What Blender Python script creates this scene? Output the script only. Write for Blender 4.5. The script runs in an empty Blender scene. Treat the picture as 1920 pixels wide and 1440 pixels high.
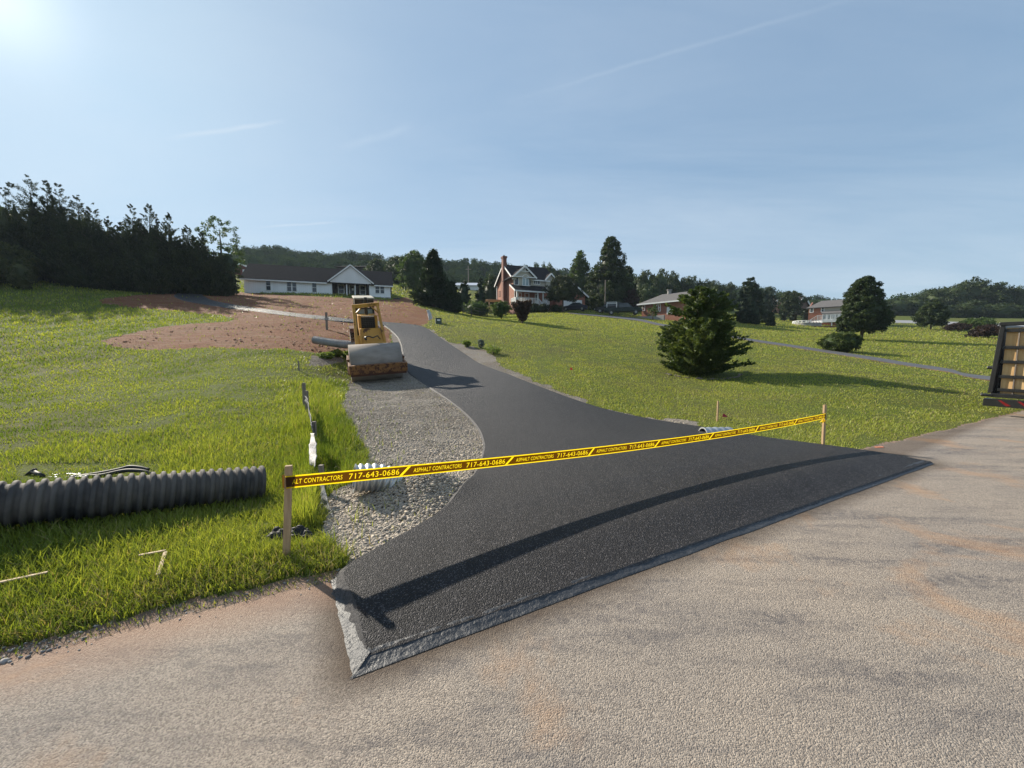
import bpy, math, random
import numpy as np
from mathutils import Vector, Matrix
random.seed(7); RNG = np.random.default_rng(7)
S = bpy.context.scene; COL = S.collection
# ---------------------------------------------------------------- camera, world, sun, exposure
FPX = 721.0; CH = 1.55; PITCH = math.radians(5.15)
cd = bpy.data.cameras.new('camera'); cam = bpy.data.objects.new('camera', cd); COL.objects.link(cam)
cd.sensor_width = 36; cd.lens = FPX/1920*36; cd.clip_start = 0.05; cd.clip_end = 5000
cam.location = (0, 0, CH); cam.rotation_euler = (math.radians(90)-PITCH, 0, 0); S.camera = cam
S.view_settings.view_transform = 'Standard'; S.view_settings.look = 'None'
S.view_settings.exposure = 0.72; S.view_settings.gamma = 1
SUN_EL = math.radians(28.3); SUN_AZ = math.radians(51.7)      # azimuth to the left of +Y
SUNDIR = Vector((-math.sin(SUN_AZ)*math.cos(SUN_EL), math.cos(SUN_AZ)*math.cos(SUN_EL), math.sin(SUN_EL)))
sd = bpy.data.lights.new('sun', 'SUN'); sun = bpy.data.objects.new('sun', sd); COL.objects.link(sun)
sd.energy = 5.0; sd.angle = math.radians(0.6); sd.color = (1, 0.91, 0.77)
sun.rotation_euler = SUNDIR.to_track_quat('Z', 'Y').to_euler(); sun.location = (-20, 20, 30)
FW = Vector((0, math.cos(PITCH), -math.sin(PITCH))); UP = Vector((0, math.sin(PITCH), math.cos(PITCH)))
def ray(px, py):
    return FW + Vector(((px-960)/FPX, 0, 0)) + UP*(-(py-720)/FPX)
def at(px, py, Z):
    return Vector((0, 0, CH)) + ray(px, py)*Z
class N:                                                       # tiny node helper
    def __init__(s, tree): s.t = tree; s.l = tree.links.new
    def n(s, typ, **k):
        x = s.t.nodes.new(typ)
        for a, v in k.items():
            if a in x.inputs.keys() if isinstance(a, str) and a[0].isupper() else False: s.set(x.inputs[a], v)
            else: setattr(x, a, v)
        return x
    def set(s, inp, v):
        if isinstance(v, bpy.types.NodeSocket): s.l(v, inp)
        elif isinstance(v, (tuple, list)) and inp.type == 'RGBA' and len(v) == 3: inp.default_value = (*v, 1)
        else: inp.default_value = v
    def math(s, op, a, b=0, c=None, clamp=False):
        x = s.t.nodes.new('ShaderNodeMath'); x.operation = op; x.use_clamp = clamp
        s.set(x.inputs[0], a); s.set(x.inputs[1], b)
        if c is not None: s.set(x.inputs[2], c)
        return x.outputs[0]
    def dot(s, a, b):
        x = s.t.nodes.new('ShaderNodeVectorMath'); x.operation = 'DOT_PRODUCT'; s.set(x.inputs[0], a); s.set(x.inputs[1], b); return x.outputs['Value']
    def noise(s, vec, scale, detail=4, rough=0.55, dist=0):
        x = s.t.nodes.new('ShaderNodeTexNoise'); s.set(x.inputs['Vector'], vec)
        x.inputs['Scale'].default_value = scale; x.inputs['Detail'].default_value = detail
        x.inputs['Roughness'].default_value = rough; x.inputs['Distortion'].default_value = dist
        return x.outputs['Fac']
    def ramp(s, fac, lo, hi):                                  # linear step lo..hi -> 0..1
        x = s.t.nodes.new('ShaderNodeMapRange'); x.clamp = True; s.set(x.inputs['Value'], fac)
        x.inputs['From Min'].default_value = lo; x.inputs['From Max'].default_value = hi; return x.outputs[0]
    def mix(s, fac, a, b, typ='MIX'):
        x = s.t.nodes.new('ShaderNodeMix'); x.data_type = 'RGBA'; x.blend_type = typ
        s.set(x.inputs[0], fac); s.set(x.inputs[6], a); s.set(x.inputs[7], b); return x.outputs[2]
    def mapping(s, vec, scale=(1, 1, 1), rot=(0, 0, 0)):
        x = s.t.nodes.new('ShaderNodeMapping'); s.set(x.inputs[0], vec); x.inputs['Scale'].default_value = scale; x.inputs['Rotation'].default_value = rot; return x.outputs[0]
W = bpy.data.worlds.new('World'); S.world = W; W.use_nodes = True
wn = N(W.node_tree); bg = W.node_tree.nodes['Background']
sky = W.node_tree.nodes.new('ShaderNodeTexSky'); sky.sky_type = 'NISHITA'; sky.sun_disc = False
sky.sun_elevation = SUN_EL; sky.sun_rotation = -SUN_AZ; sky.air_density = 1.0; sky.dust_density = 1.1; sky.ozone_density = 1.6; sky.altitude = 150
tc = W.node_tree.nodes.new('ShaderNodeTexCoord'); gen = tc.outputs['Generated']
sx = W.node_tree.nodes.new('ShaderNodeSeparateXYZ'); wn.l(gen, sx.inputs[0])
# high thin cirrus: noise over the plane of the cloud deck
den = wn.math('ADD', wn.math('MAXIMUM', sx.outputs[2], 0.0), 0.12)
cb = W.node_tree.nodes.new('ShaderNodeCombineXYZ'); wn.l(wn.math('DIVIDE', sx.outputs[0], den), cb.inputs[0]); wn.l(wn.math('DIVIDE', sx.outputs[1], den), cb.inputs[1])
c1 = wn.noise(wn.mapping(cb.outputs[0], (0.35, 1.3, 1), (0, 0, math.radians(-24))), 0.9, 7, 0.62, 0.6)
c2 = wn.noise(cb.outputs[0], 0.28, 3, 0.5)
cl = wn.math('MULTIPLY', wn.ramp(c1, 0.34, 0.78), wn.ramp(c2, 0.28, 0.60))
cl = wn.math('ADD', wn.math('MULTIPLY', cl, 0.55), 0.06)
def trail(p0, p1, w, strength, soft=0.05):                     # a contrail: part of a great circle
    global cl
    a = ray(*p0).normalized(); b = ray(*p1).normalized(); nn = a.cross(b).normalized(); m = (a+b).normalized(); half = a.angle(b)/2
    nz = wn.noise(gen, 14, 4, 0.6)
    d = wn.math('ABSOLUTE', wn.math('ADD', wn.dot(gen, tuple(nn)), wn.math('MULTIPLY', wn.math('SUBTRACT', nz, 0.5), w*1.6)))
    k = wn.ramp(d, w, 0.0)
    t = a - m*a.dot(m); t = (b-a).normalized()
    al = wn.dot(gen, tuple(t)); ca, cbb = a.dot(t), b.dot(t)
    k = wn.math('MULTIPLY', k, wn.ramp(al, ca, ca+(cbb-ca)*0.35)); k = wn.math('MULTIPLY', k, wn.ramp(al, cbb, cbb-(cbb-ca)*0.25))
    k = wn.math('MULTIPLY', k, wn.ramp(wn.dot(gen, tuple(m)), 0.0, 0.3))
    k = wn.math('MULTIPLY', k, wn.math('ADD', 0.35, nz))
    cl = wn.math('ADD', cl, wn.math('MULTIPLY', k, strength), clamp=True)
trail((940, 195), (1720, -40), 0.005, 0.09)
trail((295, 263), (540, 226), 0.005, 0.34)
trail((620, 283), (780, 236), 0.010, 0.12)
trail((470, 428), (640, 416), 0.0035, 0.30)
# warm sunlit veil around the sun, as thin cirrus shows it
g = wn.dot(gen, tuple(SUNDIR)); glow = wn.math('POWER', wn.math('MAXIMUM', g, 0.0), 9.0)
glow2 = wn.math('POWER', wn.math('MAXIMUM', g, 0.0), 420.0)
gm = W.node_tree.nodes.new('ShaderNodeGamma'); gm.inputs[1].default_value = 0.72
l0 = W.node_tree.nodes.new('ShaderNodeVectorMath'); l0.operation = 'MULTIPLY_ADD'; wn.l(sky.outputs[0], l0.inputs[0]); l0.inputs[1].default_value = (0.26, 0.225, 0.19); l0.inputs[2].default_value = (1, 1, 1)
lim = W.node_tree.nodes.new('ShaderNodeVectorMath'); lim.operation = 'DIVIDE'; wn.l(sky.outputs[0], lim.inputs[0]); wn.l(l0.outputs[0], lim.inputs[1]); wn.l(lim.outputs[0], gm.inputs[0])
soft = wn.mix(1.0, gm.outputs[0], (1.42, 1.82, 2.12), 'MULTIPLY')
hzf = wn.math('MULTIPLY', wn.math('POWER', wn.math('SUBTRACT', 1.0, wn.math('MAXIMUM', sx.outputs[2], 0.0)), 7.0), 0.38)
skyc = wn.mix(hzf, wn.mix(cl, soft, (4.9, 5.4, 5.9)), (4.0, 4.75, 5.4))
skyc = wn.mix(1.0, skyc, wn.mix(glow, (0, 0, 0), (0.0, 0.0, 0.0)), 'ADD')
skyc = wn.mix(1.0, skyc, wn.mix(glow2, (0, 0, 0), (2.0, 1.9, 1.6)), 'ADD')
wn.l(skyc, bg.inputs[0]); bg.inputs[1].default_value = 0.10
try: W.cycles.sampling_method = 'AUTOMATIC'
except Exception: pass

# ---------------------------------------------------------------- naming helpers
def tag(o, label=None, cat=None, group=None, kind=None):
    if label: o['label'] = label
    if cat: o['category'] = cat
    if group: o['group'] = group
    if kind: o['kind'] = kind
    return o
def thing(name, label, cat, loc=(0, 0, 0), rz=0, group=None):
    o = bpy.data.objects.new(name, None); COL.objects.link(o); o.empty_display_size = 0.2
    o.location = loc; o.rotation_euler = (0, 0, rz); return tag(o, label, cat, group)
def copy_tree(o, parent=None):
    c = o.copy(); COL.objects.link(c); c.parent = parent
    for ch in [x for x in COL.objects if x.parent == o]: copy_tree(ch, c)
    return c
def link_mesh(name, me, mat, parent=None, smooth=False):
    o = bpy.data.objects.new(name, me); COL.objects.link(o)
    if mat and not me.materials: me.materials.append(mat)
    if parent: o.parent = parent
    if smooth: me.polygons.foreach_set('use_smooth', [True]*len(me.polygons))
    return o
def np_mesh(name, V, F, nper):                                 # uniform faces, fast
    me = bpy.data.meshes.new(name); nv, nf = len(V), len(F)
    me.vertices.add(nv); me.vertices.foreach_set('co', np.asarray(V, np.float32).ravel())
    me.loops.add(nf*nper); me.polygons.add(nf)
    me.loops.foreach_set('vertex_index', np.asarray(F, np.int32).ravel())
    me.polygons.foreach_set('loop_start', np.arange(0, nf*nper, nper, dtype=np.int32))
    try: me.polygons.foreach_set('loop_total', np.full(nf, nper, np.int32))
    except Exception: pass
    me.update(calc_edges=True); return me
class MB:
    def __init__(s): s.v = []; s.f = []
    def add(s, vs, fs):
        k = len(s.v); s.v += [tuple(v) for v in vs]; s.f += [tuple(i+k for i in f) for f in fs]; return s
    def box(s, x0, x1, y0, y1, z0, z1, M=None):
        vs = [Vector(p) for p in ((x0,y0,z0),(x1,y0,z0),(x1,y1,z0),(x0,y1,z0),(x0,y0,z1),(x1,y0,z1),(x1,y1,z1),(x0,y1,z1))]
        if M: vs = [M @ v for v in vs]
        return s.add(vs, [(0,3,2,1),(4,5,6,7),(0,1,5,4),(1,2,6,5),(2,3,7,6),(3,0,4,7)])
    def prism(s, poly, d, cap=True):                           # poly: 3D points, extruded along d
        n = len(poly); d = Vector(d); P = [Vector(p) for p in poly]
        fs = [(i, (i+1) % n, (i+1) % n+n, i+n) for i in range(n)]
        if cap: fs += [tuple(range(n))[::-1], tuple(range(n, 2*n))]
        return s.add(P+[p+d for p in P], fs)
    def tube(s, pts, r, n=10, cap=True, flat=1.0):
        pts = [Vector(p) for p in pts]; R = r if isinstance(r, (list, tuple)) else [r]*len(pts)
        k = len(s.v); up = Vector((0, 0, 1)); prev = None
        for i, p in enumerate(pts):
            t = (pts[min(i+1, len(pts)-1)]-pts[max(i-1, 0)]).normalized()
            if prev is None: a = t.cross(up) if abs(t.z) < 0.95 else t.cross(Vector((1, 0, 0)))
            else: a = prev - t*prev.dot(t)
            a.normalize(); prev = a; b = t.cross(a)
            for j in range(n):
                w = 2*math.pi*j/n; s.v.append(tuple(p+a*math.cos(w)*R[i]+b*math.sin(w)*R[i]*flat))
        m = len(pts)
        for i in range(m-1):
            for j in range(n):
                s.f.append((k+i*n+j, k+i*n+(j+1) % n, k+(i+1)*n+(j+1) % n, k+(i+1)*n+j))
        if cap: s.f.append(tuple(k+j for j in range(n))[::-1]); s.f.append(tuple(k+(m-1)*n+j for j in range(n)))
        return s
    def bar(s, a, b, w, h=None, roll=None):                    # rectangular bar from a to b
        a, b = Vector(a), Vector(b); h = h or w; t = (b-a).normalized(); u = Vector((0, 0, 1)) if abs(t.z) < 0.9 else (roll or Vector((0, 1, 0)))
        x = t.cross(u).normalized()*w/2; y = x.cross(t).normalized()*h/2
        return s.add([a-x-y, a+x-y, a+x+y, a-x+y, b-x-y, b+x-y, b+x+y, b-x+y], [(0,3,2,1),(4,5,6,7),(0,1,5,4),(1,2,6,5),(2,3,7,6),(3,0,4,7)])
    def build(s, name, mat, parent=None, smooth=False, bevel=0, loc=None, rot=None):
        me = bpy.data.meshes.new(name); me.from_pydata(s.v, [], s.f); me.update()
        o = link_mesh(name, me, mat, parent, smooth)
        if loc is not None: o.location = loc
        if rot is not None: o.rotation_euler = rot
        if bevel:
            m = o.modifiers.new('bevel', 'BEVEL'); m.width = bevel; m.segments = 2; m.limit_method = 'ANGLE'
        return o
# ---------------------------------------------------------------- materials
def newmat(name):
    m = bpy.data.materials.new(name); m.use_nodes = True; n = N(m.node_tree); b = m.node_tree.nodes['Principled BSDF']
    t = m.node_tree.nodes.new('ShaderNodeTexCoord'); return m, n, b, t.outputs['Object']
def bump(n, b, h, strength=0.5, dist=0.01):
    x = n.t.nodes.new('ShaderNodeBump'); x.inputs['Strength'].default_value = strength; x.inputs['Distance'].default_value = dist
    n.set(x.inputs['Height'], h); n.l(x.outputs[0], b.inputs['Normal'])
def mat(name, c, c2=None, scale=4, rough=0.7, bs=0, bd=0.01, metal=0, lo=0.35, hi=0.65, detail=5, stretch=(1, 1, 1), rust=None, rustlo=0.5, spec=0.5, bscale=None):
    m, n, b, co = newmat(name); co2 = n.mapping(co, stretch)
    c2 = c2 or tuple(x*0.75 for x in c)
    f = n.noise(co2, scale, detail); col = n.mix(n.ramp(f, lo, hi), c, c2)
    b.inputs['Metallic'].default_value = metal; b.inputs['Roughness'].default_value = rough; b.inputs['Specular IOR Level'].default_value = spec
    if rust:
        rf = n.ramp(n.noise(co, scale*1.7, 6, 0.7), rustlo, rustlo+0.06); col = n.mix(rf, col, rust)
        n.set(b.inputs['Roughness'], n.math('ADD', n.math('MULTIPLY', rf, 0.9-rough), rough))
    n.set(b.inputs['Base Color'], col)
    if bs: bump(n, b, n.noise(co2, bscale or scale*6, 5, 0.6), bs, bd)
    return m
def foliage(name, c, c2, c3=None, trans=0.35, nscale=0.8, rough=0.55, spec=0.18):
    m = bpy.data.materials.new(name); m.use_nodes = True; n = N(m.node_tree); t = m.node_tree
    t.nodes.remove(t.nodes['Principled BSDF']); out = t.nodes['Material Output']
    geo = t.nodes.new('ShaderNodeNewGeometry'); tcn = t.nodes.new('ShaderNodeTexCoord')
    r = geo.outputs['Random Per Island']
    col = n.mix(r, c, c2)
    nz = n.noise(tcn.outputs['Object'], nscale, 3)
    col = n.mix(n.ramp(nz, 0.42, 0.68), col, c3 or tuple(x*0.6 for x in c))
    d = t.nodes.new('ShaderNodeBsdfPrincipled'); n.set(d.inputs['Base Color'], col); d.inputs['Roughness'].default_value = rough; d.inputs['Specular IOR Level'].default_value = spec
    tr = t.nodes.new('ShaderNodeBsdfTranslucent'); n.set(tr.inputs[0], n.mix(1.0, col, (1.5, 1.5, 0.7), 'MULTIPLY'))
    mx = t.nodes.new('ShaderNodeMixShader'); mx.inputs[0].default_value = trans; n.l(d.outputs[0], mx.inputs[1]); n.l(tr.outputs[0], mx.inputs[2]); n.l(mx.outputs[0], out.inputs[0])
    return m
def brick(name, c1, c2, mortar):
    m, n, b, co = newmat(name); sp = n.t.nodes.new('ShaderNodeSeparateXYZ'); n.l(co, sp.inputs[0])
    cbn = n.t.nodes.new('ShaderNodeCombineXYZ'); n.l(n.math('ADD', sp.outputs[0], sp.outputs[1]), cbn.inputs[0]); n.l(sp.outputs[2], cbn.inputs[1])
    x = n.t.nodes.new('ShaderNodeTexBrick'); n.l(cbn.outputs[0], x.inputs['Vector']); x.inputs['Scale'].default_value = 1.0
    x.inputs['Brick Width'].default_value = 0.22; x.inputs['Row Height'].default_value = 0.08; x.inputs['Mortar Size'].default_value = 0.008
    n.set(x.inputs['Color1'], c1); n.set(x.inputs['Color2'], c2); n.set(x.inputs['Mortar'], mortar)
    col = n.mix(n.ramp(n.noise(co, 1.3, 6, 0.7), 0.35, 0.7), x.outputs[0], tuple(q*0.8 for q in c1)); n.set(b.inputs['Base Color'], col); b.inputs['Roughness'].default_value = 0.85
    return m
def siding(name, c, vertical=True, pitch=0.3, depth=0.02, rough=0.6):
    m, n, b, co = newmat(name); sp = n.t.nodes.new('ShaderNodeSeparateXYZ'); n.l(co, sp.inputs[0])
    v = n.math('ADD', sp.outputs[0], sp.outputs[1]) if vertical else sp.outputs[2]
    f = n.math('FRACT', n.math('DIVIDE', v, pitch))
    h = n.ramp(f, 0.0, 0.12) if vertical else f
    dirt = n.noise(n.mapping(co, (1, 1, 0.3)), 0.8, 5); col = n.mix(n.ramp(dirt, 0.4, 0.8), c, tuple(q*0.88 for q in c))
    col = n.mix(n.ramp(f, 0.1, 0.0), col, tuple(q*0.8 for q in c))
    n.set(b.inputs['Base Color'], col); b.inputs['Roughness'].default_value = rough; bump(n, b, h, 0.6, depth); return m
def shingle(name, c, c2):
    m, n, b, co = newmat(name); col = n.mix(n.ramp(n.noise(n.mapping(co, (1, 1, 4)), 3.0, 6, 0.7), 0.35, 0.65), c, c2)
    n.set(b.inputs['Base Color'], col); b.inputs['Roughness'].default_value = 0.95; b.inputs['Specular IOR Level'].default_value = 0.12
    bump(n, b, n.noise(n.mapping(co, (3, 3, 12)), 2, 4), 0.6, 0.03); return m
M_ = {}
M_['glass'] = mat('window_glass', (0.03, 0.04, 0.05), (0.06, 0.07, 0.08), 0.7, 0.06)
M_['white'] = mat('white_trim', (0.78, 0.78, 0.76), (0.7, 0.7, 0.68), 2, 0.5)
M_['white_siding'] = siding('white_board_siding', (0.86, 0.87, 0.87))
M_['gable_siding'] = siding('white_gable_siding', (0.78, 0.78, 0.77), False, 0.15)
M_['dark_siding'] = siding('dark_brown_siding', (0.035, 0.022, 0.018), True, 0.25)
M_['beige_siding'] = siding('beige_lap_siding', (0.48, 0.44, 0.36), False, 0.12)
M_['roof_dark'] = shingle('dark_shingle', (0.017, 0.015, 0.017), (0.028, 0.025, 0.026))
M_['roof_grey'] = shingle('grey_shingle', (0.17, 0.16, 0.155), (0.12, 0.115, 0.11))
M_['brick'] = brick('red_brick', (0.36, 0.13, 0.075), (0.26, 0.09, 0.05), (0.33, 0.25, 0.2))
M_['brick_dark'] = brick('dark_red_brick', (0.20, 0.07, 0.045), (0.15, 0.05, 0.035), (0.2, 0.14, 0.12))
M_['concrete'] = mat('grey_concrete', (0.33, 0.32, 0.30), (0.24, 0.23, 0.22), 2, 0.85, 0.3)
M_['wood'] = mat('stake_wood', (0.46, 0.31, 0.17), (0.33, 0.21, 0.11), 6, 0.75, 0.5, 0.003, stretch=(6, 6, 0.6), bscale=30)
M_['oldwood'] = mat('grey_weathered_wood', (0.25, 0.21, 0.17), (0.15, 0.125, 0.10), 8, 0.85, 0.5, 0.003, stretch=(6, 6, 0.6), bscale=30)
M_['palewood'] = mat('pale_dry_lath', (0.58, 0.44, 0.28), (0.42, 0.29, 0.17), 10, 0.8, 0.5, 0.003)
M_['black_plastic'] = mat('black_plastic', (0.018, 0.018, 0.02), (0.035, 0.034, 0.034), 3, 0.62, spec=0.3)
M_['black_metal'] = mat('black_painted_steel', (0.012, 0.012, 0.013), (0.022, 0.021, 0.021), 3, 0.35)
M_['white_plastic'] = mat('crumpled_white_plastic', (0.7, 0.71, 0.72), (0.5, 0.5, 0.5), 6, 0.35, 0.8, 0.01)
M_['bark'] = mat('bark', (0.11, 0.085, 0.06), (0.055, 0.042, 0.032), 5, 0.9, 0.8, 0.02, stretch=(1, 1, 0.3))
M_['rubber'] = mat('tyre_rubber', (0.02, 0.02, 0.021), (0.04, 0.037, 0.034), 3, 0.8)
M_['red'] = mat('red_marker', (0.75, 0.03, 0.03), (0.6, 0.02, 0.02), 8, 0.5)
M_['red_lens'] = mat('red_lens', (0.2, 0.008, 0.01), (0.15, 0.008, 0.01), 8, 0.3)
M_['chrome'] = mat('bright_metal', (0.6, 0.6, 0.6), (0.5, 0.5, 0.5), 3, 0.25, metal=1)
# ---------------------------------------------------------------- terrain height field
CP = [ # pixel x, pixel y of ground seen there, depth
 (537,1050,2.67),(0,990,3.05),(505,940,4.1),(0,850,5.6),(300,850,5.5),(555,850,5.5),(640,905,4.4),(575,775,8.2),(0,750,9.3),(300,750,9.1),
 (0,680,15),(300,690,14),(600,690,14.2),(655,714,14.4),(757,709,14.9),(200,640,18.5),(400,642,18.5),(600,655,17.5),(0,600,25),(300,600,27),
 (0,570,32),(250,560,38),(0,525,40),(430,600,27),(610,612,24.5),(620,598,28),(500,583,32),(400,568,38),(350,552,44),(-300,560,34),(-300,700,11),(-300,520,45),
 (900,800,8.0),(850,690,17),(800,640,22.5),(760,613,28),(960,760,9.9),(760,760,9.9),(760,900,4.65),
 (600,552,61),(450,549,59),(740,562,66),(600,575,43),(800,595,35),(800,572,48),(760,540,88),(450,517,92),(250,545,50),
 (850,603,33),(1000,640,24),(1000,602,42),(1000,588,62),(900,595,52),(951,589,69),(1090,583,70),(1190,594,62),(1100,700,14.8),(1100,650,24),
 (1200,642,27),(1320,705,17),(1250,800,8.1),(1543,838,6.35),(1400,762,10.2),(1700,760,10.3),(1600,720,13),(1845,712,16.3),(1500,655,28),(1200,603,50),
 (1420,635,36),(1610,637,40),(1505,608,75),(1730,600,92),(1850,650,33),(1738,618,62),(1900,603,80),(1330,602,62),(1440,601,75),(2100,640,40),(2100,600,90),
 (600,512,180),(450,510,180),(740,525,180),(1000,535,175),(1300,570,140),(1600,585,150),(1900,594,120),(1900,590,230),(0,500,120),(-300,500,120),(2100,597,120),(1250,560,230),(800,510,300),(1600,590,260),(0,490,200)]
PW = [(0,1,0),(-3,1,0),(-2.45,1.71,.0),(-1.22,2.45,.02),(0,3,0),(2,4,0),(5.78,6.0,-.02),(11.4,8.9,-.03),(16,11,-.03),(4,1,0),(7,3,0),(12,5,0),(3,7,0),(20,12,0.0),(-4,1,.03)]
def _cp():
    P = [tuple(at(*c)) for c in CP] + PW
    return np.array(P)
CPW = _cp()
def feat(x, y):
    th = np.arctan2(x, np.maximum(y, 1e-3)); th = np.clip(np.where(y < 0, np.sign(x)*1.4, th), -1.15, 1.15); r = np.hypot(x, y)
    return np.stack([th*1.9, np.log(np.clip(r, 1.2, 300))], -1)
def _tps():
    X = feat(CPW[:, 0], CPW[:, 1]); q = CPW[:, 2]/(np.hypot(CPW[:, 0], CPW[:, 1])+6); n = len(X)
    D = np.linalg.norm(X[:, None]-X[None], axis=-1); K = np.where(D > 0, D**2*np.log(np.maximum(D, 1e-9)), 0)+np.eye(n)*0.004
    A = np.zeros((n+3, n+3)); A[:n, :n] = K; A[:n, n] = 1; A[:n, n+1:] = X; A[n, :n] = 1; A[n+1:, :n] = X.T
    return X, np.linalg.solve(A, np.concatenate([q, np.zeros(3)]))
TX, TW = _tps()
def H(x, y):
    x = np.atleast_1d(np.asarray(x, float)); y = np.atleast_1d(np.asarray(y, float)); out = np.empty(x.size); xf, yf = x.ravel(), y.ravel()
    for i in range(0, x.size, 40000):
        F = feat(xf[i:i+40000], yf[i:i+40000]); D = np.linalg.norm(F[:, None]-TX[None], axis=-1)
        K = np.where(D > 0, D**2*np.log(np.maximum(D, 1e-9)), 0); q = K@TW[:-3]+TW[-3]+F@TW[-2:]
        r = np.minimum(np.hypot(xf[i:i+40000], yf[i:i+40000]), 330); z = q*(r+6)
        # road is a plane: blend to it near and on the road
        s = (-0.452*xf[i:i+40000]+0.892*yf[i:i+40000])-2.74; k = np.clip((s+0.1)/1.6, 0, 1); k = k*k*(3-2*k); b = (yf[i:i+40000] < -3)
        out[i:i+40000] = z*k+0.27*np.exp(-(((xf[i:i+40000]+0.98)/0.40)**2+((yf[i:i+40000]-4.10)/0.46)**2))
    return out.reshape(x.shape)
def h(x, y): return float(H(x, y)[0])
def hit(px, py, zoff=0):                                       # where the ray of that pixel meets the ground
    d = ray(px, py); t = np.exp(np.linspace(math.log(1.0), math.log(320), 700)); X = d.x*t; Y = d.y*t; Z = CH+d.z*t
    g = Z-H(X, Y)-zoff; i = np.argmax(g < 0)
    if not (g < 0).any(): i = len(t)-1
    if i == 0: i = 1
    a = g[i-1]/(g[i-1]-g[i]+1e-12); tt = t[i-1]+(t[i]-t[i-1])*min(max(a, 0), 1)
    return Vector((d.x*tt, d.y*tt, CH+d.z*tt))
def hitd(px, Z):                                               # ground point in column px at depth Z
    x = (px-960)/FPX*Z; y = Z
    return Vector((x, y, h(x, y)))
def project(x, y, z):
    dz = z-CH; zc = y*math.cos(PITCH)-dz*math.sin(PITCH); yc = y*math.sin(PITCH)+dz*math.cos(PITCH); zc = np.where(zc > 0.05, zc, np.nan)
    return 960+FPX*x/zc, 720-FPX*yc/zc
def inpoly(px, py, poly):
    r = np.zeros(px.shape, bool); n = len(poly)
    with np.errstate(invalid='ignore'):
        for i in range(n):
            x0, y0 = poly[i]; x1, y1 = poly[(i+1) % n]
            if y0 == y1: continue
            c = ((y0 > py) != (y1 > py)) & (px < (x1-x0)*(py-y0)/(y1-y0)+x0); r ^= c
    return r
def vnoise(x, y, s, seed=0):                                   # smooth value noise
    x = x*s; y = y*s; xi = np.floor(x).astype(np.int64); yi = np.floor(y).astype(np.int64); fx = x-xi; fy = y-yi; fx = fx*fx*(3-2*fx); fy = fy*fy*(3-2*fy)
    def hsh(a, b):
        v = (a*374761393+b*668265263+seed*982451653) & 0xffffffff; v = ((v ^ (v >> 13))*1274126177) & 0xffffffff; return ((v ^ (v >> 16)) & 0xffff)/65535.0
    return (hsh(xi, yi)*(1-fx)+hsh(xi+1, yi)*fx)*(1-fy)+(hsh(xi, yi+1)*(1-fx)+hsh(xi+1, yi+1)*fx)*fy
DRIVE_L = [(690,1238),(668,1150),(648,1083),(720,1037),(790,998),(845,955),(883,905),(905,862),(908,830),(893,798),(862,767),(825,740),(790,716),(770,702),(760,685),(756,665),(752,645),(742,628),(722,612),
 (716,611),(708,610),(700,608.5),(680,606.5),(640,603),(600,598.5),(560,594),(500,587),(440,579.5),(390,572),(350,565),(330,558),(330,552.5),(345,549.5)]
DRIVE_R = [(1745,868),(1700,862),(1640,855),(1545,842),(1460,829),(1380,815),(1310,802),(1245,792),(1180,780),(1120,765),(1060,745),(1005,724),(950,702),(900,683),(872,665),(846,648),(828,636),(812,625),(800,617),
 (788,612),(760,608),(730,605.5),(700,602.5),(650,598.5),(605,593.5),(560,589),(500,581),(440,572.5),(400,565),(385,558),(378,553.5),(381,550.5),(388,549)]
SOIL = [[(185,640),(230,628),(300,614),(360,607),(436,603),(436,596),(400,590),(330,584),(250,577),(190,570),(185,562),(260,553),(330,549),(400,546),(467,549),(740,563),(775,572),(803,582),(812,597),(802,606),(790,612),
  (728,616),(735,640),(700,690),(655,690),(655,655),(640,662),(600,664),(560,656),(480,655),(400,652),(280,657),(220,652)], [(735,563),(740,559),(765,558),(782,570),(770,574)]]
GRAV = [[(838,641),(880,648),(925,664),(948,692),(935,700),(900,685)],[(728,612),(770,612),(780,700),(900,790),(925,835),(900,900),(860,960),(760,1030),(650,1090),(640,1083),(652,1050),(610,1012),(600,990),(620,930),(655,915),(700,905),(695,880),(684,850),(672,815),(665,790),(640,768),(655,720),(660,690),(720,690),(740,650)],
  [(576,684),(584,667),(640,664),(652,676),(612,686)],
  [(795,617),(803,616),(832,634),(868,655),(900,672),(946,690),(1000,710),(1045,728),(1078,742),(1132,762),(1200,776),(1260,787),(1315,796),(1310,806),(1200,800),(1000,740),(850,670)]]
ROADN = (-0.452, 0.892); ROADD = (0.892, 0.452)
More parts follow.
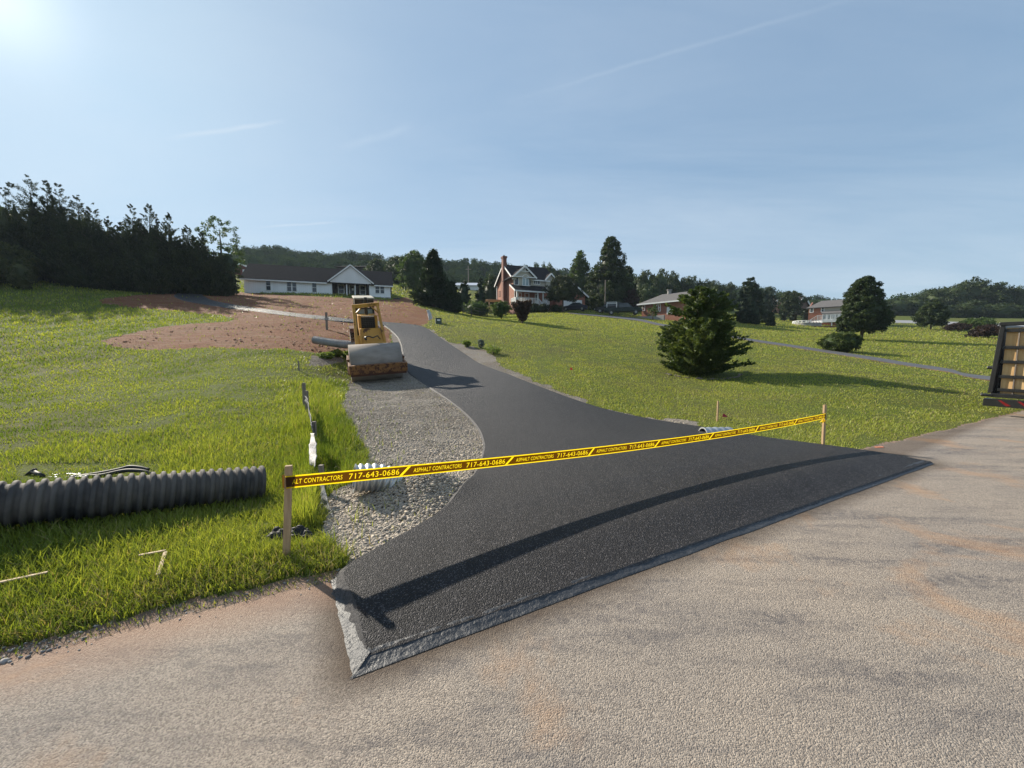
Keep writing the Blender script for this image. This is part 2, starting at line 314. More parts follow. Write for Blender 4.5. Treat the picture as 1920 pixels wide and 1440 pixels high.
def classify(x, y, z):                                         # 0 lawn 1 soil 2 gravel 3 road 4 shoulder
    j = (vnoise(x, y, 1.6, 1)-0.5)*0.5+(vnoise(x, y, 6, 2)-0.5)*0.35; r = np.hypot(x, y)
    px, py = project(x, y, z); w = 14
    jx = (vnoise(x, y, 1.3, 5)-0.5)+(vnoise(x, y, 5, 6)-0.5)*0.6; jy = (vnoise(x, y, 1.3, 8)-0.5)+(vnoise(x, y, 5, 9)-0.5)*0.6
    k = np.clip(FPX*0.35/np.maximum(r, 1), 3, 26); kk = k*np.clip(5/r, 0.22, 1)
    c = np.zeros(x.shape, int)
    for P in SOIL: c[inpoly(px+jx*k, py+jy*kk*1.2, P) & (r < 90)] = 1
    for P in GRAV: c[inpoly(px+jx*k*0.7, py+jy*kk, P)] = 2
    s = ROADN[0]*x+ROADN[1]*y-2.74; t = ROADD[0]*x+ROADD[1]*y
    wid = np.where(t < 0.4, 0.14, 0.05)
    c[(s < wid+j*0.14) & (s > -6.9) & ((c != 2) | (s < 0.02))] = 4
    c[(s < 0.0+j*0.07) & (s > -6.8)] = 3
    far = inpoly(px, py, [(1680,600),(1760,602),(1860,606),(1960,610),(1960,617),(1860,613),(1760,608),(1680,605)]); c[far & (r > 50)] = 5
    return c
# ---------------------------------------------------------------- ground materials
def ground_mats():
    g = {}
    m, n, b, co = newmat('lawn_earth'); a = n.noise(co, 0.25, 4); f = n.noise(co, 3.5, 6, 0.7); f2 = n.noise(co, 40, 4, 0.7)
    sp = n.t.nodes.new('ShaderNodeSeparateXYZ'); n.l(co, sp.inputs[0])
    col = n.mix(n.ramp(f, 0.35, 0.65), (0.15, 0.18, 0.040), (0.105, 0.135, 0.030)); col = n.mix(n.ramp(a, 0.42, 0.62), col, (0.14, 0.145, 0.045))
    col = n.mix(n.ramp(n.noise(co, 1.1, 6, 0.7), 0.64, 0.72), col, (0.13, 0.10, 0.055)); col = n.mix(n.ramp(f2, 0.3, 0.7), n.mix(1.0, col, (0.6, 0.6, 0.6), 'MULTIPLY'), col)
    n.set(b.inputs['Base Color'], col); b.inputs['Roughness'].default_value = 0.95; b.inputs['Specular IOR Level'].default_value = 0.1; bump(n, b, n.math('ADD', n.noise(co, 18, 5, 0.7), n.math('MULTIPLY', f2, 0.4)), 0.9, 0.06); g[0] = m
    m, n, b, co = newmat('red_soil'); f = n.noise(co, 0.5, 6, 0.65); f2 = n.noise(co, 9, 6, 0.7)
    col = n.mix(n.ramp(f, 0.35, 0.68), (0.235, 0.084, 0.034), (0.25, 0.125, 0.062)); col = n.mix(n.ramp(f2, 0.35, 0.7), n.mix(1.0, col, (0.62, 0.58, 0.56), 'MULTIPLY'), col)
    col = n.mix(n.ramp(n.noise(co, 26, 3, 0.7), 0.66, 0.7), col, (0.42, 0.32, 0.24)); tr = n.noise(n.mapping(co, (0.6, 6, 1), (0, 0, -0.35)), 1.2, 4); col = n.mix(n.ramp(tr, 0.55, 0.7), col, (0.30, 0.20, 0.14))
    n.set(b.inputs['Base Color'], col); b.inputs['Roughness'].default_value = 0.95; b.inputs['Specular IOR Level'].default_value = 0.15; bump(n, b, n.math('ADD', f2, n.math('MULTIPLY', tr, 0.7)), 1.0, 0.12); g[1] = m
    m, n, b, co = newmat('crushed_stone'); v = n.t.nodes.new('ShaderNodeTexVoronoi'); n.l(co, v.inputs[0]); v.inputs['Scale'].default_value = 38; v.inputs['Randomness'].default_value = 1
    v2 = n.t.nodes.new('ShaderNodeTexVoronoi'); n.l(co, v2.inputs[0]); v2.inputs['Scale'].default_value = 38; v2.feature = 'DISTANCE_TO_EDGE'
    sp = n.t.nodes.new('ShaderNodeSeparateColor'); n.l(v.outputs['Color'], sp.inputs[0])
    col = n.mix(sp.outputs[0], (0.24, 0.21, 0.18), (0.42, 0.37, 0.31)); col = n.mix(n.ramp(n.noise(co, 1.0, 5, 0.6), 0.45, 0.7), col, (0.25, 0.17, 0.11))
    col = n.mix(n.ramp(v2.outputs['Distance'], 0.12, 0.0), col, (0.09, 0.075, 0.06)); n.set(b.inputs['Base Color'], col); b.inputs['Roughness'].default_value = 0.9
    bump(n, b, n.math('ADD', n.ramp(v2.outputs['Distance'], 0.0, 0.3), sp.outputs[1]), 1.0, 0.02); g[2] = m
    # old chip-seal road
    m, n, b, co = newmat('old_road_chipseal'); v = n.t.nodes.new('ShaderNodeTexVoronoi'); n.l(co, v.inputs[0]); v.inputs['Scale'].default_value = 175
    sp = n.t.nodes.new('ShaderNodeSeparateColor'); n.l(v.outputs['Color'], sp.inputs[0])
    f = n.noise(co, 0.55, 5, 0.6); f2 = n.noise(co, 60, 5, 0.75); f3 = n.noise(co, 150, 4, 0.7)
    col = n.mix(n.ramp(f, 0.35, 0.65), (0.375, 0.322, 0.262), (0.30, 0.268, 0.232)); spk = n.ramp(sp.outputs[0], 0.0, 0.9)
    col = n.mix(n.math('MULTIPLY', spk, 0.6), n.mix(1.0, col, (0.55, 0.53, 0.53), 'MULTIPLY'), n.mix(1.0, col, (1.6, 1.55, 1.5), 'MULTIPLY'))
    col = n.mix(n.ramp(f2, 0.56, 0.70), col, (0.10, 0.085, 0.08))
    along = n.mapping(co, (1, 1, 1), (0, 0, -math.radians(26.9)))
    st = n.noise(n.mapping(co, (0.6, 3.0, 1), (0, 0, math.radians(24))), 1.1, 6, 0.75); col = n.mix(n.math('MULTIPLY', n.ramp(st, 0.47, 0.64), n.math('MULTIPLY', n.ramp(n.noise(co, 16, 5, 0.8), 0.38, 0.56), 0.85)), col, (0.11, 0.10, 0.10))
    col = n.mix(n.math('MULTIPLY', n.ramp(n.noise(co, 0.8, 5, 0.65, 0.4), 0.54, 0.70), 0.7), col, (0.46, 0.26, 0.13))
    # tack coat overspray outside the seam of the new apron
    P0 = hit(660, 1272); P1 = hit(1750, 871); dx = (P1-P0); dx.z = 0; L = dx.length; dx.normalize(); nr = Vector((dx.y, -dx.x, 0))
    xy = n.t.nodes.new('ShaderNodeVectorMath'); xy.operation = 'SUBTRACT'; n.l(co, xy.inputs[0]); xy.inputs[1].default_value = (P0.x, P0.y, 0)
    s = n.dot(xy.outputs[0], tuple(nr)); t = n.dot(xy.outputs[0], tuple(dx)); wob = n.math('MULTIPLY', n.math('SUBTRACT', n.noise(co, 2.2, 5, 0.65), 0.5), 0.22)
    fade = n.ramp(n.math('ADD', s, wob), 0.19, 0.0); inr = n.math('MULTIPLY', n.ramp(t, -0.05-0.12, 0.02), n.ramp(t, L+0.5, L))
    halo = n.math('MULTIPLY', n.math('MULTIPLY', fade, inr), 0.72); col = n.mix(halo, col, (0.055, 0.035, 0.02))
    Q = hit(622, 1090); q2 = (P0-Q); q2.z = 0; LQ = q2.length; q2.normalize(); nq = Vector((-q2.y, q2.x, 0)) if Vector((-q2.y, q2.x, 0)).x < 0 else Vector((q2.y, -q2.x, 0))
    xq = n.t.nodes.new('ShaderNodeVectorMath'); xq.operation = 'SUBTRACT'; n.l(co, xq.inputs[0]); xq.inputs[1].default_value = (Q.x, Q.y, 0)
    s2 = n.dot(xq.outputs[0], tuple(nq)); t2 = n.dot(xq.outputs[0], tuple(q2)); h2 = n.math('MULTIPLY', n.ramp(n.math('ADD', s2, wob), 0.20, 0.0), n.math('MULTIPLY', n.ramp(t2, -0.2, 0.05), n.ramp(t2, LQ+0.15, LQ-0.02)))
    col = n.mix(n.math('MULTIPLY', h2, 0.55), col, (0.075, 0.045, 0.025))
    # dusty red edge of the road
    xr = n.dot(co, (ROADN[0], ROADN[1], 0)); ed = n.math('MULTIPLY', n.ramp(n.math('ADD', xr, n.math('MULTIPLY', wob, 1.6)), 2.35, 2.72), n.ramp(n.dot(co, (ROADD[0], ROADD[1], 0)), 3.0, 0.0))
    col = n.mix(n.math('MULTIPLY', ed, 0.55), col, (0.36, 0.20, 0.12))
    n.set(b.inputs['Base Color'], col); b.inputs['Roughness'].default_value = 0.85; b.inputs['Specular IOR Level'].default_value = 0.3
    bump(n, b, n.math('ADD', n.math('ADD', n.math('MULTIPLY', v.outputs['Distance'], -0.8), f2), n.math('MULTIPLY', f3, 0.5)), 0.7, 0.009); g[3] = m
    m, n, b, co = newmat('dusty_road_edge'); f = n.noise(co, 30, 6, 0.7); col = n.mix(n.ramp(n.noise(co, 3, 5, 0.7), 0.35, 0.65), (0.30, 0.19, 0.13), (0.16, 0.12, 0.09)); col = n.mix(n.ramp(f, 0.55, 0.68), col, (0.36, 0.32, 0.29))
    n.set(b.inputs['Base Color'], col); b.inputs['Roughness'].default_value = 0.95; bump(n, b, f, 1.0, 0.03); g[4] = m
    g[5] = mat('far_road_asphalt', (0.30, 0.30, 0.31), (0.25, 0.25, 0.26), 0.5, 0.8)
    # fresh asphalt
    m, n, b, co = newmat('fresh_asphalt'); v = n.t.nodes.new('ShaderNodeTexVoronoi'); n.l(co, v.inputs[0]); v.inputs['Scale'].default_value = 130
    sp = n.t.nodes.new('ShaderNodeSeparateColor'); n.l(v.outputs['Color'], sp.inputs[0]); f = n.noise(co, 0.4, 5, 0.6); f2 = n.noise(co, 80, 5, 0.75)
    col = n.mix(n.ramp(f, 0.35, 0.65), (0.012, 0.0115, 0.0135), (0.019, 0.018, 0.020)); col = n.mix(n.math('MULTIPLY', n.ramp(n.noise(n.mapping(co, (5, 0.35, 1), (0, 0, math.radians(-12))), 1.3, 4, 0.6), 0.5, 0.62), 0.35), col, (0.030, 0.029, 0.031)); col = n.mix(n.ramp(sp.outputs[0], 0.80, 1.0), col, (0.12, 0.11, 0.11))
    n.set(b.inputs['Base Color'], col); b.inputs['Roughness'].default_value = 0.56; b.inputs['Specular IOR Level'].default_value = 0.25
    bump(n, b, n.math('ADD', n.math('MULTIPLY', v.outputs['Distance'], -1.0), f2), 0.9, 0.012); g['asphalt'] = m
    m, n, b, co = newmat('edge_of_asphalt'); f2 = n.noise(co, 45, 5, 0.75); col = n.mix(n.ramp(f2, 0.4, 0.6), (0.10, 0.095, 0.095), (0.04, 0.038, 0.04)); n.set(b.inputs['Base Color'], col); b.inputs['Roughness'].default_value = 0.75; bump(n, b, f2, 1, 0.03); g['edge'] = m
    m, n, b, co = newmat('tar_seal'); f = n.noise(co, 7, 6, 0.65); f2 = n.noise(co, 45, 4, 0.6)
    n.set(b.inputs['Base Color'], n.mix(n.ramp(f, 0.4, 0.6), (0.020, 0.023, 0.028), (0.034, 0.037, 0.043))); n.set(b.inputs['Roughness'], n.math('ADD', 0.36, n.math('MULTIPLY', f, 0.3))); b.inputs['Specular IOR Level'].default_value = 0.6
    bump(n, b, n.math('ADD', n.math('MULTIPLY', f, 2.0), f2), 0.8, 0.012); g['tar'] = m
    return g
G = ground_mats()
# ---------------------------------------------------------------- the ground sheet, split where its surface changes
def build_ground():
    th = np.concatenate([np.radians(np.arange(-180, -64, 3.0)), np.radians(np.arange(-64, 62.01, 0.2)), np.radians(np.arange(64, 181, 3.0))]); th[-1] = math.pi
    rr = np.exp(np.arange(math.log(0.25), math.log(420), 0.0125)); nt, nr = len(th), len(rr)
    T, R = np.meshgrid(th, rr, indexing='ij'); X = np.sin(T)*R; Y = np.cos(T)*R; Z = H(X, Y)
    cls = classify(X, Y, Z); soft = (cls == 1)
    Z = Z+np.where(soft, ((vnoise(X, Y, 0.6, 11)-0.5)*0.07+(vnoise(X, Y, 3, 12)-0.5)*0.02), 0)*np.clip((R-8)/10, 0, 1)
    Z = Z+np.where(cls == 0, (vnoise(X, Y, 1.5, 13)-0.5)*0.03, 0)*np.clip(R/5, 0, 1)
    Z = Z+np.where(cls == 2, (vnoise(X, Y, 3, 14)-0.5)*0.015, 0)
    # shallow ditch by the culvert mouth
    C = hit(655, 935); d2 = ((X-C.x)/0.45)**2+((Y-C.y)/0.35)**2; Z = Z-0.10*np.exp(-d2)
    V = np.stack([X, Y, Z], -1).reshape(-1, 3)
    i, j = np.meshgrid(np.arange(nt-1), np.arange(nr-1), indexing='ij'); a = i*nr+j; F = np.stack([a, a+1, a+nr+1, a+nr], -1).reshape(-1, 4)
    F = F[:, ::-1]; fc = V[F].mean(1); cc = classify(fc[:, 0], fc[:, 1], fc[:, 2])
    names = {0: 'ground', 1: 'bare_soil', 2: 'gravel_shoulder', 3: 'road', 4: 'road_shoulder', 5: 'far_road'}
    for k, nm in names.items():
        f = F[cc == k]
        if not len(f): continue
        u, inv = np.unique(f, return_inverse=True); me = np_mesh(nm, V[u], inv.reshape(-1, 4), 4)
        if k == 0: pass
        o = link_mesh(nm, me, G[k], smooth=True); tag(o, kind='structure')
        if k == 0:                                              # disc closing the sheet right under the camera
            pass
build_ground()
MB().add([(0.25*math.sin(a*math.pi/8), 0.25*math.cos(a*math.pi/8), 0) for a in range(16)], [tuple(range(16))[::-1]]).build('road', G[3])['kind'] = 'structure'
def cat_rom(P, n):
    P = [np.array(p, float) for p in P]; out = []; m = len(P)
    for i in range(m-1):
        p0, p1, p2, p3 = P[max(i-1, 0)], P[i], P[i+1], P[min(i+2, m-1)]
        for k in range(n):
            t = k/n; out.append(0.5*((2*p1)+(-p0+p2)*t+(2*p0-5*p1+4*p2-p3)*t*t+(-p0+3*p1-3*p2+p3)*t**3))
    out.append(P[-1]); return np.array(out)
SEAM0 = hit(660, 1272); _e = hit(1750, 871)-SEAM0; _e.z = 0; SEAML = _e.length; SEAMD = _e.normalized(); SEAMN = Vector((-SEAMD.y, SEAMD.x, 0))
def ribbon(name, L, R, m, off=0.03, cols=24, skirt=0.06, edge=None, wob=0.0):
    """sheet laid on the ground between two lines of ground points"""
    n = len(L); t = np.linspace(0, 1, cols+1); X = L[:, None, 0]*(1-t)+R[:, None, 0]*t; Y = L[:, None, 1]*(1-t)+R[:, None, 1]*t
    if wob:
        X = X+(vnoise(X, Y, 5, 31)-0.5)*wob; Y = Y+(vnoise(X, Y, 5, 32)-0.5)*wob
    r = np.hypot(X, Y); o = off+np.clip((r-15)*0.0012, 0, 0.05); s = ROADN[0]*X+ROADN[1]*Y-2.74; sdm = (X-SEAM0.x)*SEAMN.x+(Y-SEAM0.y)*SEAMN.y; stt = ((X-SEAM0.x)*SEAMD.x+(Y-SEAM0.y)*SEAMD.y)/SEAML
    q_ = np.clip(sdm/0.55, 0, 1); q_ = q_*q_*(3-2*q_); o = o+np.where(s < 2.2, (q_*0.085*np.clip(np.sin(np.pi*np.clip(stt*0.86+0.07, 0, 1)), 0, 1)**0.7)*np.clip((2.2-s)/1.8, 0, 1), 0)-0.013*(1-q_)*(s < 0)
    Z = H(X, Y)+o; V = np.stack([X, Y, Z], -1); c1 = cols+1
    i, j = np.meshgrid(np.arange(n-1), np.arange(cols), indexing='ij'); a = i*c1+j; F = np.stack([a, a+1, a+c1+1, a+c1], -1).reshape(-1, 4)
    ob = link_mesh(name, np_mesh(name, V.reshape(-1, 3), F, 4), m, smooth=True); tag(ob, kind='structure')
    if skirt:
        mb = MB(); per = [tuple(V[k, 0]) for k in range(n)]+[tuple(V[-1, k]) for k in range(1, cols+1)]+[tuple(V[k, -1]) for k in range(n-2, -1, -1)]+[tuple(V[0, k]) for k in range(cols-1, -1, -1)]
        cx = X.mean(1); k0 = len(per)
        for q in per: mb.v.append(q)
        for idx, q in enumerate(per):
            a_, b_ = Vector(per[(idx-1) % k0]), Vector(per[(idx+1) % k0]); d = (b_-a_); nrm = Vector((-d.y, d.x, 0)); nrm = nrm.normalized() if nrm.length > 1e-6 else Vector((0, 0, 0))
            w = skirt*(0.7+0.6*random.random()); mb.v.append((q[0]+nrm.x*w, q[1]+nrm.y*w, q[2]-off-0.03))
        for idx in range(k0): mb.f.append((idx, (idx+1) % k0, (idx+1) % k0+k0, idx+k0))
        e = mb.build('asphalt_edge', edge or m, smooth=True); tag(e, kind='structure')
    return ob
def hits(P): return np.array([tuple(hit(*p)) for p in P])
DL, DR = cat_rom(hits(DRIVE_L), 8), cat_rom(hits(DRIVE_R), 8)
ribbon('driveway', DL, DR, G['asphalt'], 0.035, 26, 0.07, G['edge'])
def seal(name, A, B, n, cols, off, wig, amp):
    A, B = np.array(A), np.array(B); t = np.linspace(0, 1, n)[:, None]; L0 = A[0]*(1-t)+A[1]*t; R0 = B[0]*(1-t)+B[1]*t
    q = t[:, 0]*8; L0[:, :2] += ((vnoise(q, q*0, 2.3, 41)-0.5)*wig)[:, None]; R0[:, :2] += ((vnoise(q, q*0+3, 2.9, 42)-0.5)*wig*1.4)[:, None]
    s = np.linspace(0, 1, cols); X = L0[:, None, 0]*(1-s)+R0[:, None, 0]*s; Y = L0[:, None, 1]*(1-s)+R0[:, None, 1]*s
    prof = np.sin(np.pi*s)**0.5; Z = H(X, Y)+0.003+off*prof*0.3+amp*(vnoise(X, Y, 9, 43)-0.3)*prof+0.004*(vnoise(X, Y, 40, 44))*prof+0.022*np.clip((s-0.25)*1.6, 0, 1)
    V = np.stack([X, Y, Z], -1); i, j = np.meshgrid(np.arange(n-1), np.arange(cols-1), indexing='ij'); a = i*cols+j
    F = np.stack([a, a+1, a+cols+1, a+cols], -1).reshape(-1, 4); o = link_mesh(name, np_mesh(name, V.reshape(-1, 3), F, 4), G['tar'], smooth=True); tag(o, kind='structure')
seal('tar_seal_strip', [tuple(hit(660, 1272)), tuple(hit(1752, 870))], [tuple(hit(702, 1222)), tuple(hit(1728, 866))], 500, 14, 0.010, 0.03, 0.005)
seal('tar_seal_strip', [tuple(hit(620, 1090)), tuple(hit(662, 1270))], [tuple(hit(653, 1078)), tuple(hit(700, 1228))], 160, 14, 0.012, 0.006, 0.008)
# neighbour's drive across the lawn
NL = [(1845,706),(1780,693),(1700,681),(1640,671),(1560,659),(1480,647),(1400,635),(1330,622),(1240,608),(1190,597),(1120,591),(1060,587)]
NR = [(1845,713),(1780,699),(1700,687),(1640,677),(1560,664),(1480,651.5),(1400,639),(1330,626),(1240,612),(1200,603),(1150,597),(1080,590)]
e0 = Vector((22.5, 13.4, 0)); e1 = Vector((21.0, 12.5, 0))
NLw = np.vstack([[(25.5, 14.2, h(25.5, 14.2))], hits(NL)]); NRw = np.vstack([[(21.6, 12.6, h(21.6, 12.6))], hits(NR)])
ribbon('neighbour_driveway', cat_rom(NLw, 8), cat_rom(NRw, 8), mat('worn_drive_asphalt', (0.075, 0.077, 0.085), (0.10, 0.10, 0.105), 1.5, 0.8), 0.03, 6, 0.05, G[4])
# ---------------------------------------------------------------- vegetation
def unit(a): return a/np.maximum(np.linalg.norm(a, axis=-1, keepdims=True), 1e-9)
def quads(P, A, L, Wd, rng):                                   # leaf quads: centre, long axis, length, width
    n = len(P); B = unit(np.cross(A, rng.normal(size=(n, 3)))); A = A*(L[:, None] if np.ndim(L) else L)*0.5; B = B*(Wd[:, None] if np.ndim(Wd) else Wd)*0.5
    V = np.stack([P-A, P+B, P+A, P-B], 1).reshape(-1, 3); F = np.arange(4*n).reshape(-1, 4); return V, F
PROF = {
 'cone': lambda t: (1-t)**0.8*np.minimum(1, 0.75+t*1.5),
 'pine': lambda t: (1-t)**0.65*np.minimum(1, 0.7+t*1.4),
 'cedar': lambda t: (1-t)**0.7*np.minimum(1, 0.8+t*1.2),
 'full': lambda t: np.clip(1-t, 0, 1)**0.38*np.minimum(1, 0.72+1.3*t),
 'oval': lambda t: np.sin(np.pi*np.clip(t*0.90+0.08, 0, 1))**0.6,
 'egg': lambda t: np.clip((1-t), 0, 1)**0.55*np.minimum(1, 0.62+1.6*t),
 'ball': lambda t: np.sqrt(np.clip(1-(2*t-1)**2, 0, 1)),
 'vase': lambda t: (0.35+0.65*t)*np.clip((1-t)*4, 0, 1)**0.5,
 'column': lambda t: np.minimum(1, (1-t)*3)**0.6*np.minimum(1, 0.7+t*2),
 'umbrella': lambda t: np.sqrt(np.clip(1-t**2, 0, 1))*np.minimum(1, 0.8+t)}
def crown_mesh(name, Hh, R, prof, nb, per, ls, z0=0.0, rise=0.3, thick=0.12, core=0.62, seed=0, lob=0.25, aspect=0.5, inner=0.3, layered=0, clump=0):
    rng = np.random.default_rng(seed); f = PROF[prof]
    t = rng.random(nb*3); w = f(t)+(0.35 if prof == 'cedar' else 0.12); t = t[rng.random(nb*3) < w/w.max()][:nb]; nb = len(t)
    if layered: t = np.round(t*layered)/layered+rng.normal(0, 0.012, nb); t = np.clip(t, 0, 0.995)
    az = rng.random(nb)*2*np.pi; lobe = 1+lob*(np.sin(az*2+t*5+seed)+np.sin(az*3-t*9+seed*2))*0.5+rng.normal(0, lob*0.4, nb)
    L = R*f(np.clip(t, 0, 1))*lobe+R*0.04; z = z0+t*(Hh-z0); s = rng.random((nb, per))**0.6*(1-inner)+inner
    d = np.stack([np.cos(az), np.sin(az)], -1); rs = rise*(0.6+0.8*rng.random(nb))
    x = d[:, None, 0]*L[:, None]*s; y = d[:, None, 1]*L[:, None]*s; zz = z[:, None]+rs[:, None]*L[:, None]*(s-0.6)
    P = np.stack([x, y, zz], -1).reshape(-1, 3); th = (thick*R*(1.15-0.7*s)*((0.25+0.75*f(t))[:, None] if prof == 'cedar' else 1)).reshape(-1, 1)
    if clump:                                                  # leaves gathered in round tufts at the branch ends
        s2 = np.full((nb, per), 1.0)*(0.62+0.38*rng.random((nb, 1))); x = d[:, None, 0]*L[:, None]*s2; y = d[:, None, 1]*L[:, None]*s2; zz = z[:, None]+0*s2
        C = np.stack([x, y, zz], -1).reshape(-1, 3); g = unit(rng.normal(size=C.shape))*(rng.random((len(C), 1))**0.4)*clump*R; P = C+g*np.array([1, 1, 0.75]); A = unit(g+rng.normal(size=C.shape)*clump*R*0.8)
    else:
        P = P+rng.normal(size=P.shape)*th*np.array([1, 1, 0.6 if not layered else 0.35])
        A = np.stack([np.repeat(d[:, 0], per), np.repeat(d[:, 1], per), np.repeat(rs, per)+0.1], -1)+rng.normal(size=P.shape)*0.55; A = unit(A)
    sz = ls*(0.6+0.8*rng.random(len(P)))*(np.repeat(np.clip(1.15-t, 0.35, 1), per) if prof == 'cedar' else 1); V, F = quads(P, A, sz, sz*aspect, rng)
    if core:
        k = 12; tt = np.linspace(0.02, 0.98, 14); aa = np.linspace(0, 2*np.pi, k, endpoint=False); T, Aa = np.meshgrid(tt, aa, indexing='ij')
        rr = R*core*f(T)*(1+0.16*np.sin(Aa*3+T*9+seed)); c = np.stack([np.cos(Aa)*rr, np.sin(Aa)*rr, z0+(0.03+T*(0.76 if prof == 'cedar' else 0.90))*(Hh-z0)], -1).reshape(-1, 3)
        i, j = np.meshgrid(np.arange(13), np.arange(k), indexing='ij'); q = np.stack([i*k+j, i*k+(j+1) % k, (i+1)*k+(j+1) % k, (i+1)*k+j], -1).reshape(-1, 4)
        F = np.vstack([F, q+len(V)]); V = np.vstack([V, c])
    return np_mesh(name, V, F, 4)
def plume_mesh(name, Hh, R, seed, ls, nsp=11, nb=90, per=62):
    rng = np.random.default_rng(seed); VV = []; FF = []; nv = 0
    for k in range(nsp):
        a = rng.uniform(0, 6.28); d = 0 if k == 0 else R*rng.uniform(0.3, 0.85); hh = Hh*(1 if k == 0 else rng.uniform(0.74, 0.93)-0.30*(d/R)**2); r = R*(0.58 if k == 0 else rng.uniform(0.40, 0.55))
        me = crown_mesh('x', hh, r, 'cedar', nb*(2 if k == 0 else 1), per, ls, 0, 1.15, 0.12, 0.34, seed*13+k, 0.45, 0.30)
        v = np.empty(len(me.vertices)*3, np.float32); me.vertices.foreach_get('co', v); v = v.reshape(-1, 3); f = np.empty(len(me.loops), np.int32); me.loops.foreach_get('vertex_index', f); f = f.reshape(-1, 4); bpy.data.meshes.remove(me)
        v[:, 0] += math.cos(a)*d*(0.8+0.12*v[:, 2]/hh); v[:, 1] += math.sin(a)*d*(0.8+0.12*v[:, 2]/hh); VV.append(v); FF.append(f+nv); nv += len(v)
    return np_mesh(name, np.vstack(VV), np.vstack(FF), 4)
def trunk_mb(Hh, r, top, lean=0, limbs=5, seed=0, spread=0.3):
    rnd = random.Random(seed); mb = MB(); pts = [(0, 0, -0.4), (0, 0, 0.05), (lean*0.3+rnd.uniform(-.05, .05), 0, Hh*0.3), (lean*0.6, rnd.uniform(-.1, .1), Hh*0.6), (lean, 0, top)]
    mb.tube(pts, [r*1.5, r*1.15, r*0.9, r*0.6, r*0.15], 9)
    for k in range(limbs):
        z = Hh*rnd.uniform(0.22, 0.6); a = rnd.uniform(0, 6.28); l = Hh*spread*rnd.uniform(0.5, 1)
        mb.tube([(0, 0, z), (math.cos(a)*l*0.5, math.sin(a)*l*0.5, z+l*0.45), (math.cos(a)*l, math.sin(a)*l, z+l*0.8)], [r*0.45, r*0.28, r*0.08], 6)
    return mb
FOL = {
 'cedar': foliage('cedar_foliage', (0.036, 0.050, 0.024), (0.060, 0.072, 0.030), (0.024, 0.034, 0.018), 0.22, 0.6),
 'conifer': foliage('conifer_foliage', (0.026, 0.045, 0.024), (0.045, 0.066, 0.034), (0.018, 0.032, 0.02), 0.18, 0.7),
 'dark': foliage('dark_leaf', (0.035, 0.055, 0.022), (0.060, 0.085, 0.030), (0.025, 0.040, 0.018), 0.25, 0.5),
 'green': foliage('green_leaf', (0.055, 0.095, 0.028), (0.085, 0.125, 0.038), (0.035, 0.06, 0.022), 0.32, 0.5),
 'bush': foliage('yew_leaf', (0.050, 0.080, 0.024), (0.115, 0.140, 0.042), (0.036, 0.060, 0.018), 0.28, 0.9),
 'olive': foliage('olive_leaf', (0.085, 0.09, 0.03), (0.06, 0.075, 0.03), (0.04, 0.05, 0.025), 0.3, 0.6),
 'purple': foliage('purple_leaf', (0.045, 0.028, 0.028), (0.065, 0.04, 0.032), (0.03, 0.025, 0.024), 0.3, 0.6),
 'far': foliage('woodland_leaf', (0.044, 0.072, 0.030), (0.060, 0.090, 0.034), (0.032, 0.054, 0.026), 0.12, 0.06, 0.95, 0.0),
 'weed': foliage('weed_leaf', (0.10, 0.15, 0.04), (0.17, 0.22, 0.06), (0.08, 0.12, 0.03), 0.4, 2),
 'blue': foliage('grey_green_leaf', (0.15, 0.18, 0.16), (0.24, 0.26, 0.25), (0.09, 0.12, 0.09), 0.2, 3),
}
def tree(name, label, cat, px, Z, ytop, wpx, prof, fol, nb=180, per=45, ls=0.25, group=None, z0f=0.0, trunk=True, ybase=None, rise=0.3, thick=0.12, core=0.62, seed=None, sink=0, lob=0.22, **k):
    g = hitd(px, Z) if ybase is None else at(px, ybase, Z)
    if ybase is not None: pass
    Zc = g.y*math.cos(PITCH)-(g.z-CH)*math.sin(PITCH); top = at(px, ytop, Zc); Hh = top.z-g.z; R = wpx/2/FPX*Zc; seed = seed if seed is not None else int(abs(px)*7+ytop)
    t = thing(name, label, cat, g, random.Random(seed).uniform(0, 6.28), group)
    tr = 0.012*Hh+0.05
    trunk_mb(Hh, tr, Hh*0.85, seed=seed, spread=min(0.3, R/Hh*0.6)).build('trunk', M_['bark'], t, smooth=True)
    me = plume_mesh('crown', Hh, R, seed, ls) if prof == 'plume' else crown_mesh('crown', Hh, R, prof, nb, per, ls, z0f*Hh, rise, thick, core, seed, lob, **k); link_mesh('crown', me, FOL[fol], t)
    return t
# the row of tall cedars behind the left field
ced = [(66,404,62,47),(92,334,125,45),(121,346,90,46),(143,350,90,47),(176,370,90,46),(200,384,80,45),(226,408,70,46),(250,418,60,47),(272,389,85,46),(303,387,85,47),(338,404,85,46),(370,424,75,47),(396,440,66,48),(415,468,46,48)]
wordn = ['first','second','third','fourth','fifth','sixth','seventh','eighth','ninth','tenth','eleventh','twelfth','thirteenth','fourteenth']
for i, (px, yt, w, Z) in enumerate(ced):
    extra = ', the tallest of the row' if i == 1 else ''
    tree('cedar_tree', 'dark feathery cedar, %s from the left in the tall row%s' % (wordn[i], extra), 'tree', px, Z, yt, w*1.25, 'plume', 'cedar', nb=420, per=56, ls=0.42, group='dark cedars in a row behind the left field', rise=0.9, thick=0.06, core=0.66, lob=0.3, aspect=0.36)
for i, (px, yt, w, Z) in enumerate([(-75,420,110,44),(-30,440,70,43)]):
    tree('broadleaf_tree', ['dark tree at the left edge beyond the cedars, farther out','dark tree at the left edge beside the cedar row'][i], 'tree', px, Z, yt, w, 'oval', 'dark', nb=160, per=50, ls=0.35, clump=0.22)
